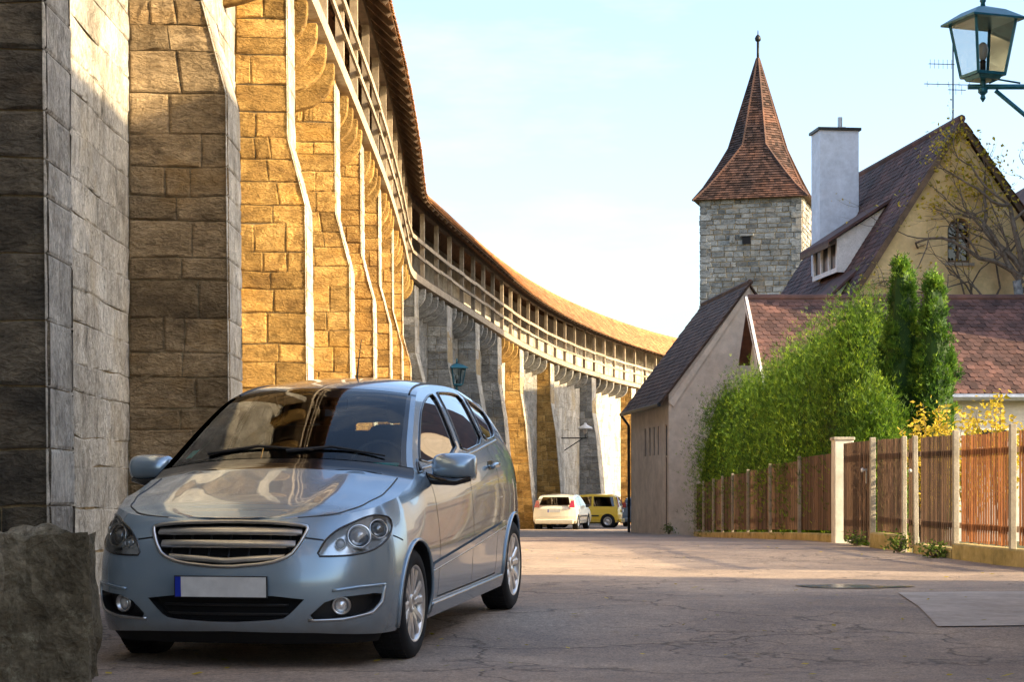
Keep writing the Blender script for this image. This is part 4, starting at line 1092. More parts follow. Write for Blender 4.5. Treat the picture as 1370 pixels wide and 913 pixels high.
def region_mesh(key, name, mat, parent, lift=0.0):
    fs = byreg.get(key, []); use = sorted({i for f in fs for i in f}); ix = {v: k for k, v in enumerate(use)}
    P = [cp(DV[i][0], DV[i][1], lift) for i in use]; NN = [c_nrm(DV[i][0], DV[i][1]) for i in use]
    F = []
    for f in fs:
        a, b, c = (P[ix[i]] for i in f); q = tuple(ix[i] for i in f)
        if (b - a).cross(c - a).dot(NN[q[0]]) < 0: q = q[::-1]
        F.append(q)
    mb = MB(); mb.add(P, F); o = mb.build(name, MATS[mat], parent, smooth=True)
    o.data.normals_split_custom_set_from_vertices(NN); return o
def rim(poly, d0, d1, name, mat, parent):
    lp = dens(poly, .03); n_ = len(lp); mb = MB()
    mb.add([cp(s, z, d0) for s, z in lp] + [cp(s, z, d1) for s, z in lp], [(i, (i + 1) % n_, n_ + (i + 1) % n_, n_ + i) for i in range(n_)])
    return mb.build(name, MATS[mat], parent, smooth=True)
def trim(poly, r, name, mat, parent, lift=.002, closed=True, n=6):
    lp = dens(poly, .03, closed); return MB().tube([cp(s, z, lift) for s, z in lp], r, n, closed=closed).build(name, MATS[mat], parent, smooth=True)
def patch_in(poly, lift, name, mat, parent, step=.035):
    """filled piece of surface following the shell at a given lift"""
    lp = dens(poly, step); pts = [Vector(p) for p in lp]; n_ = len(lp); x0, x1 = min(p[0] for p in lp), max(p[0] for p in lp); y0, y1 = min(p[1] for p in lp), max(p[1] for p in lp)
    x = x0
    while x < x1:
        y = y0
        while y < y1:
            if in_poly(x, y, lp) and min((Vector((x, y)) - p).length for p in pts[:n_]) > step * .6: pts.append(Vector((x, y)))
            y += step
        x += step
    r = delaunay_2d_cdt(pts, [(i, (i + 1) % n_) for i in range(n_)], [], 0, 1e-6)
    fs = [f for f in r[2] if in_poly(sum(r[0][i][0] for i in f) / 3, sum(r[0][i][1] for i in f) / 3, lp)]
    return MB().add([cp(v[0], v[1], lift) for v in r[0]], fs).build(name, MATS[mat], parent, smooth=True)
body = region_mesh('body', 'body', 'silver_paint', car)
fb = region_mesh('front_bumper', 'front_bumper', 'silver_paint', car); rb_ = region_mesh('rear_bumper', 'rear_bumper', 'silver_paint', car)
tg = region_mesh('tailgate', 'tailgate', 'silver_paint', car)
side_parts = {}
for sg in '+-':
    q = 1 if sg == '+' else -1
    for nm in ('door_front', 'door_rear'):
        d = region_mesh(nm + sg, 'door', 'silver_paint', car); side_parts[nm + sg] = d
    for i_ in range(len(SEAMS)): region_mesh('seam%d' % i_ + sg, 'panel_gap', 'black_plastic', body, -.006)
    for nm, host, pl in (('window_front', side_parts['door_front' + sg], WF), ('window_rear', side_parts['door_rear' + sg], WRr), ('window_quarter', body, WQ), ('window_corner', body, WT)):
        region_mesh(nm + sg, 'side_window', 'side_glass', host, -.008)
        pp = pl if q > 0 else mir(pl)
        trim(pp, .0095, 'window_seal', 'black_gloss', host, .0)
    # bright strip along the window line
    wl = [(1.93, 1.085), (2.4, 1.105), (2.9, 1.13), (3.3, 1.158), (3.68, 1.19), (4.06, 1.215)]
    trim([(q * s, z - .006) for s, z in wl], .008, 'waist_strip', 'dull_chrome', body, .004, False)
    # headlight
    pp = HEAD if q > 0 else mir(HEAD)
    h = region_mesh('headlight' + sg, 'headlight', 'lamp_glass', car, 0.0)
    rim(pp, -.002, -.09, 'lamp_bowl', 'lamp_reflector', h)
    patch_in(pp, -.085, 'lamp_reflector', 'lamp_reflector', h)
    trim(pp, .006, 'lamp_seal', 'black_gloss', h, .0)
    for s, z, r1, dp in ((.80, .742, .058, -.03), (.985, .775, .048, -.03), (.665, .705, .026, -.05)):
        c = cp(q * s, z, dp); N = c_nrm(q * s, z); N = (N + Vector((0, -.8, 0))).normalized(); rot = N.to_track_quat('Z', 'Y').to_matrix()
        lr = MB().lathe([(r1 * 1.18, -.05), (r1 * 1.2, 0), (r1 * 1.08, .012), (r1 * .98, .004), (r1 * .9, -.03)], (0, 0, 0), n=24); lr.v = [tuple(rot @ Vector(v) + c) for v in lr.v]
        lr.build('lamp_ring', MATS['chrome'], h, smooth=True)
        lb = MB().lathe([(r1 * .92, -.03), (r1 * .8, -.004), (r1 * .5, .014), (.001, .02)], (0, 0, 0), n=20); lb.v = [tuple(rot @ Vector(v) + c) for v in lb.v]
        lb.build('lamp_lens', MATS['lens_bulb'] if r1 > .04 else MATS['lamp_reflector'], h, smooth=True)
    # fog light in its dark recess
    pp = FOG if q > 0 else mir(FOG)
    fr = region_mesh('fog_recess' + sg, 'fog_recess', 'black_plastic', fb, -.055); rim(pp, 0, -.058, 'recess_lip', 'black_plastic', fb)
    c = cp(q * .655, .373, -.03); rot = (c_nrm(q * .655, .373) + Vector((0, -.6, 0))).normalized().to_track_quat('Z', 'Y').to_matrix()
    for prof, nm, mt in (([(.052, -.03), (.054, .0), (.049, .012), (.041, .008), (.039, -.012)], 'fog_lamp', 'dull_chrome'), ([(.04, -.012), (.02, .002), (.001, .006)], 'fog_lens', 'lamp_reflector')):
        l_ = MB().lathe(prof, (0, 0, 0), n=24); l_.v = [tuple(rot @ Vector(v) + c) for v in l_.v]; l_.build(nm, MATS[mt], fb, smooth=True)
    # strips added for light caught along bumper edges round the fog recess
    e1 = [(.47, .297), (.66, .300), (.835, .328), (.905, .382), (.925, .47), (.90, .478), (.60, .455), (.52, .405)]
    trim([(q * s, z) for s, z in e1[:5]], .0075, 'edge_glint', 'dull_chrome', fb, .002, False)
    trim([(q * s, z) for s, z in ((.925, .478), (.75, .474), (.60, .458))], .0085, 'edge_glint', 'silver_paint', fb, .004, False)
    # side moulding and sill
    patch_in([(q * a, b) for a, b in ((1.80, .478), (2.85, .545), (3.84, .615), (3.85, .655), (2.85, .588), (1.80, .515))], .014, 'side_moulding', 'silver_paint', body)
    trim([(q * a, b) for a, b in ((1.80, .478), (2.85, .545), (3.84, .615))], .006, 'moulding_edge', 'dull_chrome', body, .01, False)
    sl = [(1.82, .20), (3.84, .20), (3.84, .275), (1.82, .275)]
    patch_in([(q * a, b) for a, b in sl], .02, 'sill', 'silver_paint', body); trim([(q * a, b) for a, b in ((1.82, .275), (3.84, .275))], .012, 'sill_edge', 'silver_paint', body, .012, False)
    # arch lips and liners
    for y in (FW_Y, RW_Y):
        c = s_of_y(y); ar = [(q * (c + AR_ * math.cos(R(a))), WR_ + .01 + AR_ * math.sin(R(a))) for a in range(-18, 199, 6)]
        MB().tube([cp(s, z, .003) for s, z in ar], .011, 6).build('arch_lip', MATS['silver_paint'], body, smooth=True)
        lin = MB(); A_ = [cp(s, z, -.004) for s, z in ar]; B_ = [Vector((q * .50, p.y, p.z)) for p in A_]; n_ = len(A_)
        lin.add(A_ + B_, [(i, i + 1, n_ + i + 1, n_ + i) for i in range(n_ - 1)]); lin.add(B_, [tuple(range(n_))]); lin.build('wheel_liner', MATS['black_plastic'], body)
    # tail lamp
    region_mesh('tail' + sg, 'tail_lamp', 'red_lens', car, .004)
    region_mesh('rear_glass' + sg, 'rear_window', 'car_glass', tg, -.006)
    # door handles
    for s, z, host in ((2.78, .985, 'door_front'), (3.57, 1.045, 'door_rear')):
        d_ = side_parts[host + sg]
        trim([(q * (s - .1), z - .004), (q * (s - .05), z + .001), (q * (s + .05), z + .004), (q * (s + .1), z + .002)], .016, 'handle', 'silver_paint', d_, .034, False, 8)
        patch_in(rnd([(q * (s - .09), z - .03), (q * (s + .09), z - .026), (q * (s + .09), z + .034), (q * (s - .09), z + .03)], 2), .003, 'handle_bowl', 'black_gloss', d_)
    # exterior mirror
    mx = MB(); cpt = Vector((q * .965, 1.36, 1.085)); V = []
    prof = [(-.13, .03, .62), (-.115, .075, .9), (-.05, .10, 1.0), (.03, .10, 1.0), (.1, .085, .93), (.128, .05, .78), (.138, .02, .6)]
    for xx, dep, hk in prof:
        for k in range(12):
            a = 2 * math.pi * k / 12; ca_, sa_ = math.cos(a), math.sin(a)
            V.append(cpt + Vector((q * xx, .055 - max(0, ca_) * (.035 + dep) * 1.0 + min(0, ca_) * -.0, math.copysign(abs(sa_) ** .65, sa_) * .086 * hk)))
    F = [(i * 12 + k, i * 12 + (k + 1) % 12, i * 12 + 12 + (k + 1) % 12, i * 12 + 12 + k) for i in range(len(prof) - 1) for k in range(12)] + [tuple(range(12)), tuple(len(prof) * 12 - 12 + k for k in range(12))]
    mr = mx.add(V, F).build('mirror', MATS['silver_paint'], car, smooth=True)
    ss_ = mr.modifiers.new('sub', 'SUBSURF'); ss_.levels = ss_.render_levels = 2
    MB().tube([cpt + Vector((q * -.22, -.02, -.05)), cpt + Vector((q * -.10, -.03, -.075)), cpt + Vector((q * .02, -.035, -.085)), cpt + Vector((q * .11, -.01, -.07))], [.035, .032, .026, .016], 8).build('mirror_arm', MATS['black_gloss'], mr, smooth=True)
    MB().prism([cpt + Vector((q * a, .058, b)) for a, b in ((-.11, -.06), (.115, -.055), (.115, .065), (-.09, .075))], (0, .004, 0)).build('mirror_glass', MATS['chrome'], mr)
# hood, windscreen, roof: slices spanning the shell's upper edge
def bulge(s): return smooth_interp([(0, 0), (.8, .01), (1.2, .06), (1.66, .14), (2.1, .13), (2.66, .10), (3.1, .03), (3.5, 0), (S_END, 0)], s)
CR_Y0 = cp(0, z_top(0)).y
def crown(s):
    if s < 1.66: return smooth_interp([(0, 0), (.02, .004), (.08, .018), (.17, .034), (.3, .05), (.55, .066), (.85, .072), (2, .072)], cp(s, z_top(s)).y - CR_Y0)
    return smooth_interp([(1.66, .072), (2.1, .058), (2.66, .050), (3.2, .056), (4.2, .055), (4.8, .04), (5.2, .02), (S_END, 0)], s)
def top_pt(s, u, lift=0.0):
    b = cp(s, z_top(s)); k = 1 - abs(u) ** 2.3
    # soft crease on the hood running from grille corners to pillars
    cr = 0.0
    if s < 1.66: cr = .010 * math.exp(-((abs(u) - .62) / .09) ** 2) * min(1, s / .5)
    return Vector((b.x * u, b.y - bulge(s) * (1 - u * u), b.z + crown(s) * k + cr + lift))
def top_patch(s0, s1, u0, u1, name, mat, parent, ns=30, nu=40, lift=0.0):
    V = []; NN = []
    for i in range(ns + 1):
        s = lerp(s0, s1, i / ns)
        for j in range(nu + 1):
            u = lerp(u0, u1, j / nu); V.append(top_pt(s, u, lift)); e = .004
            sa, sb = max(.0005, s - e), min(S_END - .0005, s + e)
            if s < 1.64:
                s2 = s + .06 + .22 * max(0, 1 - s / .45); x = V[-1].x; xb = cp(s2, z_top(s2)).x; u2 = x / xb
                n = (top_pt(s2, min(1, u2 + e)) - top_pt(s2, max(-1, u2 - e))).cross(top_pt(s2, u2) - top_pt(s, u))
            else: n = (top_pt(s, min(1, u + e)) - top_pt(s, max(-1, u - e))).cross(top_pt(sb, u) - top_pt(sa, u))
            n = n.normalized() if n.length > 1e-12 else Vector((0, 0, 1)); NN.append(n if n.z > 0 else -n)
    F = [(i * (nu + 1) + j, i * (nu + 1) + j + 1, (i + 1) * (nu + 1) + j + 1, (i + 1) * (nu + 1) + j) for i in range(ns) for j in range(nu)]
    mb = MB(); mb.add(V, F); o = mb.build(name, MATS[mat], parent, smooth=True); o.data.normals_split_custom_set_from_vertices(NN); return o
SC, SWT = 1.66, 2.54
hood = top_patch(0.001, 1.639, -1, 1, 'hood', 'silver_paint', car, 44, 64)
for q in (-1, 1):
    MB().tube([top_pt(s, q * interp([(.4, .97), (.6, .93), (1.0, .90), (1.62, .90)], s),   .0005) for s in [lerp(.42, 1.62, i / 30) for i in range(31)]], .0048, 5).build('panel_gap', MATS['black_plastic'], hood)
top_patch(1.641, SC + .10, -1, 1, 'cowl', 'black_gloss', car, 6, 40, -.004)
top_patch(SC + .10, SWT - .035, -.915, .915, 'windscreen', 'car_glass', car, 26, 40)
for q in (-1, 1): 
    top_patch(SC + .1, SWT - .035, q * .955, q * 1, 'pillar', 'silver_paint', car, 26, 6)
    top_patch(SC + .1, SWT - .035, q * .915, q * .955, 'pillar_trim', 'black_gloss', car, 26, 4, -.001)
top_patch(SWT - .035, SWT, -1, 1, 'windscreen_header', 'black_gloss', car, 3, 40, -.001)
roof_ = top_patch(SWT, S_END - .001, -1, 1, 'roof', 'silver_paint', car, 60, 40)
for q in (-1, 1): MB().tube([top_pt(s, q * .93, .002) for s in [lerp(SWT, 4.7, i / 40) for i in range(41)]], .007, 5).build('roof_moulding', MATS['black_plastic'], roof_)
# whip aerial at the rear of the roof
a0 = top_pt(3.2, .05); 
MB().tube([a0 + Vector((0, 0, -.01)), a0 + Vector((.0, .05, .12)), a0 + Vector((0, .12, .26))], [.008, .004, .003], 6).build('roof_aerial', MATS['black_plastic'], roof_)
# wipers
for pts_ in ([(1.80, -.62), (1.835, -.2), (1.80, .26)], [(1.79, .05), (1.835, .4), (1.80, .8)]):
    P_ = [top_pt(s, u, .018) for s, u in pts_]
    MB().tube(P_, [.012, .009, .006], 6).build('wiper', MATS['black_plastic'], car)
# grille with chrome slats
region = region_mesh('grille', 'grille', 'black_void', car, -.09); rim(GRILLE, 0, -.09, 'grille_lip', 'black_plastic', region)
trim(GRILLE, .011, 'grille_frame', 'dull_chrome', region, .002)
for zc, hw_, th, vv in ((.772, .435, .021, .0), (.706, .40, .021, .006), (.636, .34, .018, .028)):
    mb = MB(); V = []
    N_ = 40
    for i in range(N_ + 1):
        u = lerp(-1, 1, i / N_); s = u * hw_; z = zc - vv * (1 - abs(u)) + .008 * (1 - u * u)
        for dz, lf in ((-th, -.045), (-th, -.018), (-th * .2, -.006), (th, -.012), (th, -.045)): V.append(cp(s, z + dz, lf))
    mb.add(V, [(i * 5 + k, i * 5 + k + 1, i * 5 + 6 + k, i * 5 + 5 + k) for i in range(N_) for k in range(4)]); mb.build('grille_slat', MATS['dull_chrome'], region, smooth=True)
for i in range(-3, 4): MB().tube([cp(i * .12, .62, -.06), cp(i * .12, .80, -.06)], .006, 5).build('grille_strut', MATS['black_plastic'], region)
itk = region_mesh('intake', 'air_intake', 'black_void', fb, -.07); rim(INTAKE, 0, -.07, 'intake_lip', 'black_plastic', fb)
for z in (.33, .38): trim([(-.36, z), (0, z), (.36, z)], .007, 'intake_bar', 'black_plastic', itk, -.03, False)
patch_in([(-1.0, .155), (1.0, .155), (1.0, .21), (.5, .235), (-.5, .235), (-1.0, .21)], -.03, 'undertray', 'black_void', fb)
# number plate (blank) with blue strip
pl = MB(); 
def plate(x0, x1, z0, z1, y, name, mat, parent): return MB().prism([(x0, y, z0), (x1, y, z0), (x1, y, z1), (x0, y, z1)], (0, .006, 0)).build(name, MATS[mat], parent)
pb = plate(-.272, .26, .421, .541, -.014, 'number_plate', 'black_plastic', car)
plate(-.232, .252, .427, .535, -.0185, 'plate_face', 'plate_white', pb); plate(-.266, -.233, .427, .535, -.0186, 'plate_strip', 'plate_blue', pb)
# wheels
def wheel(q, y, parent_name='wheel', nsp=6):
    xo = .862; c = Vector((q * (xo - .10), y, WR_))
    ty = MB().lathe([(.218, -.1), (.26, -.104), (.296, -.096), (.313, -.078), (WR_, -.05), (WR_, .05), (.313, .078), (.296, .096), (.26, .104), (.222, .1), (.214, .085)], c, 'x', 48, cap=False)
    wo = ty.build('wheel', MATS['tyre_rubber'], car, smooth=True)
    tr = MB()
    for k in range(60):
        a = 2 * math.pi * k / 60
        for xx in (-.055, 0, .055): tr.box(c + Vector((xx, math.cos(a) * (WR_ + .001), math.sin(a) * (WR_ + .001))), (.045, .022, .004), Matrix.Rotation(a - math.pi / 2, 3, 'X'))
    tr.build('tread', MATS['tyre_rubber'], wo)['kind'] = 'stuff'
    sgn = q
    MB().lathe([(.150, -.06 * sgn), (.205, -.07 * sgn), (.212, .0), (.21, .075 * sgn), (.222, .094 * sgn), (.226, .098 * sgn), (.222, .1 * sgn), (.206, .092 * sgn), (.2, .05 * sgn), (.192, -.04 * sgn)], c, 'x', 48, cap=False).build('rim', MATS['alloy'], wo, smooth=True)
    MB().lathe([(.001, -.01 * sgn), (.14, -.01 * sgn), (.145, -.03 * sgn)], c, 'x', 32).build('brake_disc', MATS['dull_chrome'], wo, smooth=True)
    MB().lathe([(.205, -.045 * sgn), (.001, -.05 * sgn)], c, 'x', 32).build('hub_well', MATS['black_void'], wo)
    for k in range(nsp):
        for off in (-.15, .15):
            a0_ = 2 * math.pi * k / nsp + .26; b0_ = a0_ + off; b1_ = a0_ + off * 1.55
            P_ = [c + Vector((sgn * xx, math.cos(an) * rr, math.sin(an) * rr)) for rr, an, xx in ((.045, b0_ + off * 1.2, .068), (.11, b0_ + off * .2, .076), (.165, b1_, .08), (.205, b1_, .082))]
            mb = MB(); V = []
            for i, p in enumerate(P_):
                d = (P_[min(i + 1, 3)] - P_[max(0, i - 1)]).normalized(); x_ = Vector((sgn, 0, 0)); t_ = d.cross(x_).normalized(); wd = (.030, .027, .026, .030)[i]
                V += [p + t_ * wd * .7 - x_ * .035, p + t_ * wd, p + t_ * wd * .5 + x_ * .008, p - t_ * wd * .5 + x_ * .008, p - t_ * wd, p - t_ * wd * .7 - x_ * .035]
            mb.add(V, [(i * 6 + m_, i * 6 + m_ + 1, i * 6 + 7 + m_, i * 6 + 6 + m_) for i in range(3) for m_ in range(5)]); mb.build('spoke', MATS['alloy'], wo, smooth=False)
    MB().lathe([(.062, .03 * sgn), (.06, .07 * sgn), (.05, .082 * sgn), (.034, .086 * sgn), (.03, .08 * sgn), (.001, .082 * sgn)], c, 'x', 24).build('hub_cap', MATS['alloy'], wo, smooth=True)
for q in (1, -1):
    for y in (FW_Y, RW_Y): wheel(q, y)
# underbody and cabin
MB().box((0, 2.1, .30), (1.25, 3.5, .22)).build('underbody', MATS['black_plastic'], car)
MB().box((0, 2.5, .46), (1.45, 2.1, .05)).build('cabin_floor', MATS['seat_cloth'], car)
for q in (-1, 1): MB().prism([(q * .80, 1.1, .45), (q * .80, 3.9, .45), (q * .77, 3.9, 1.12), (q * .77, 1.6, 1.05), (q * .74, 1.1, 1.0)], (q * -.04, 0, 0)).build('door_lining', MATS['seat_cloth'], car)
MB().prism([(-.74, 1.02, .98), (-.74, 1.35, 1.045), (-.74, 1.62, 1.05), (-.74, 1.72, .98), (-.74, 1.68, .75), (-.74, 1.05, .6)], (1.48, 0, 0)).build('dashboard', MATS['dash_plastic'], car, bevel=.02)
for q in (-1, 1):
    st_ = MB().prism([(q * .36 - .25, 2.25, .75), (q * .36 - .25, 2.42, .78), (q * .36 - .25, 2.62, 1.32), (q * .36 - .25, 2.50, 1.34), (q * .36 - .25, 2.38, 1.1)], (.5, 0, 0)).box((q * .36, 2.1, .68), (.5, .52, .18)).build('seat', MATS['seat_cloth'], car, bevel=.05)
    MB().box((q * .36, 2.60, 1.44), (.27, .1, .19), Matrix.Rotation(R(-12), 3, 'X')).box((q * .36, 2.585, 1.33), (.1, .03, .1)).build('headrest', MATS['seat_cloth'], st_, bevel=.04)
rs_ = MB().box((0, 3.45, 1.0), (1.3, .18, .56), Matrix.Rotation(R(-16), 3, 'X')).box((0, 3.2, .66), (1.3, .5, .2)).build('rear_seat', MATS['seat_cloth'], car, bevel=.04)
for x in (-.42, .42): MB().box((x, 3.57, 1.32), (.26, .09, .13), Matrix.Rotation(R(-12), 3, 'X')).build('headrest', MATS['seat_cloth'], rs_, bevel=.03)
MB().tube([(.36 + .185 * math.cos(R(a)), 1.86 + .06 * math.sin(R(a)), 1.06 + .17 * math.sin(R(a))) for a in range(0, 360, 15)], .014, 8, closed=True).build('steering_wheel', MATS['dash_plastic'], car, smooth=True)
MB().box((.02, 1.93, 1.475), (.25, .04, .075)).build('interior_mirror', MATS['black_gloss'], car, bevel=.015)
mb = MB(); P_ = [top_pt(s, u, -.012) for s, u in ((1.83, -.86), (1.83, -.80), (1.90, -.78), (1.90, -.85))]; mb.add(P_, [(0, 1, 2, 3)]); mb.build('windscreen_sticker', MATS['windscreen_sticker'], car)
MB().box((.50, 1.42, 1.075), (.2, .13, .012), Matrix.Rotation(R(25), 3, 'X')).build('parking_paper', MATS['windscreen_sticker'], car)
# ------------------------------------------------------------------ garden fence along the right side of the street
def fx(y): return 5.33 + (28.7 - y) * .07 if y < 28.7 else 5.2 + max(0, 30.5 - y) * .07
frun = empty('garden_fence', (5.2, 43, gz(43)), 'long dark brown slatted fence with pale concrete posts under the green hedge', 'fence')
slat_mesh = {}
def slat(parent, x, y, z0, z1, wd, th, mat, ang, r_, tilt=0):
    key = mat
    if key not in slat_mesh: slat_mesh[key] = MB().box((0, 0, 0), (1, 1, 1)).mesh('slat', MATS[mat])
    o = bpy.data.objects.new('slat', slat_mesh[key]); col.objects.link(o); attach(o, parent)
    o.matrix_basis = Matrix.Translation((x, y, (z0 + z1) / 2)) @ Matrix.Rotation(ang + r_.uniform(-.03, .03), 4, 'Z') @ Matrix.Rotation(tilt + r_.uniform(-.004, .004), 4, 'X') @ Matrix.Diagonal((th, wd, z1 - z0, 1))
def post(parent, x, y, z0, z1, wd=.1, mat='concrete', lean=0.0, cap=True):
    rot = Matrix.Rotation(lean, 3, 'X'); c = Vector((x, y, z0)); h = z1 - z0
    mb = MB(); mb.box(c + rot @ Vector((0, 0, h / 2)), (wd, wd, h), rot, rl.uniform(.85, 1.1))
    return mb.build('post', MATS[mat], parent, bevel=.008)
rl = random.Random(12)
LP = [31.35, 35.3, 39.3, 43.0, 46.0, 48.2, 50.4, 53.0, 55.4]
for a, b in zip(LP, LP[1:]):
    n_ = max(1, round((b - a) / .1)); zt0, zt1 = gz(a) + 1.46, gz(b) + 1.46
    for i in range(n_):
        y = lerp(a, b, (i + .5) / n_); ztop = min(zt0, zt1) + .02 + .5 * abs(zt0 - zt1)
        slat(frun, 5.27 + rl.uniform(-.004, .004), y, gz(y) + .19, ztop, .064, .02, 'brown_slat', 0, rl)
    for z in (.4, 1.15): MB().beam((5.31, a, gz(a) + z), (5.31, b, gz(b) + z), .05, .07).build('rail', MATS['dark_wood'], frun)
for y in LP: post(frun, 5.22, y, gz(y) - .3, gz(y) + 1.53, .06)
def plinth(parent, y0, y1, h0, xo=-.02, seed=0, th=.16, ext=-.3):
    """rough low base wall with a broken lower edge"""
    mb = MB(); n_ = max(2, int((y1 - y0) / .15)); V = []
    for i in range(n_ + 1):
        y = lerp(y0, y1, i / n_); x = fx(y) + xo; w1 = .03 * mnoise.noise((y * 3, seed, 0)); w2 = .04 * mnoise.noise((y * 5, seed, 4))
        V += [(x + w2, y, gz(y) + ext), (x + w1, y, gz(y) + h0 * .5), (x + w1 * .4, y, gz(y) + h0 - .02), (x + .03, y, gz(y) + h0), (x + th, y, gz(y) + h0), (x + th, y, gz(y) + ext)]
    mb.add(V, [(i * 6 + k, i * 6 + k + 1, i * 6 + 7 + k, i * 6 + 6 + k) for i in range(n_) for k in range(5)] + [(0, 1, 2, 3, 4, 5), tuple(n_ * 6 + k for k in range(6))])
    return mb.build('plinth', MATS['mossy_plinth'], parent)
plinth(frun, 31.3, 55.4, .14, -.02, 1)
# gate pillar
gp = MB(); gp.box((5.27, 31.0, gz(31) + .78), (.3, .34, 1.74)); g1 = gp.build('gate_pillar', MATS['cream_plaster'], None, bevel=.012)
MB().box((5.27, 31.0, gz(31) + 1.665), (.34, .38, .05)).build('pillar_cap', MATS['concrete'], g1, bevel=.01)
tag(g1, 'pale square concrete pillar between the dark gate and the hedge fence', 'pillar')
# garden gate
gt = empty('garden_gate', (5.3, 29.7, gz(29.7)), 'dark brown slatted garden gate with round knob beside the pale pillar', 'gate')
for i in range(14):
    y = lerp(28.95, 30.75, (i + .5) / 14); slat(gt, fx(y) + .05, y, gz(y) + .06, gz(y) + 1.58, .095, .022, 'brown_slat', -.05, rl)
for z in (.35, 1.35): MB().beam((fx(28.95) + .09, 28.95, gz(29) + z), (fx(30.75) + .09, 30.75, gz(30.7) + z), .05, .08).build('rail', MATS['dark_wood'], gt)
MB().lathe([(.001, -.05), (.03, -.045), (.034, -.02), (.016, 0), (.016, .05)], (fx(29.2) - .0, 29.2, gz(29.2) + 1.14), 'x', 14).build('knob', MATS['white_paint'], gt, smooth=True)
MB().box((fx(29.2) + .03, 29.2, gz(29.2) + 1.05), (.012, .05, .22)).build('lock_plate', MATS['zinc'], gt)
# near fence: panels between posts
nf_ = empty('near_fence', (5.55, 25, gz(25)), 'near slatted fence of brown panels and panels coloured orange for sun glow on a mossy broken plinth', 'fence')
panels = [(28.6, 27.07, .24, 1.58, 'brown_slat'), (26.93, 26.45, .06, 1.57, 'brown_slat'), (26.32, 24.72, .15, 1.57, 'brown_slat'), (24.5, 22.5, .22, 1.56, 'sunglow_slat'), (22.3, 20.2, .24, 1.56, 'sunglow_slat')]
for y0, y1, zb, zt, mt in panels:
    L = y0 - y1; n_ = round(L / .094)
    for i in range(n_):
        y = lerp(y0, y1, (i + .5) / n_); slat(nf_, fx(y) + .04, y, gz(y) + zb + rl.uniform(-.01, .01), gz(y) + zt + rl.uniform(-.008, .008), .052, .018, mt, -.07, rl)
    for z in (.42, 1.35): MB().beam((fx(y0) + .085, y0, gz(y0) + z), (fx(y1) + .085, y1, gz(y1) + z), .045, .07).build('rail', MATS['dark_wood'], nf_)
for y, h, ln, wd in ((28.7, 1.62, 0, .08), (27.0, 1.6, 0, .065), (26.4, 1.6, -.045, .065), (24.6, 1.63, .0, .075), (22.4, 1.64, 0, .075), (20.2, 1.62, 0, .09)):
    post(nf_, fx(y), y, gz(y) - .2, gz(y) + h, wd, lean=ln)
plinth(nf_, 27.02, 28.68, .22, -.05, 3); plinth(nf_, 24.62, 26.4, .13, -.05, 5); plinth(nf_, 20.2, 24.55, .2, -.06, 7, .22)
MB().lathe([(.001, -.05), (.028, -.045), (.03, -.02), (.014, 0), (.014, .05)], (fx(26.6) + .0, 26.6, gz(26.6) + 1.12), 'x', 14).build('knob', MATS['white_paint'], nf_, smooth=True)

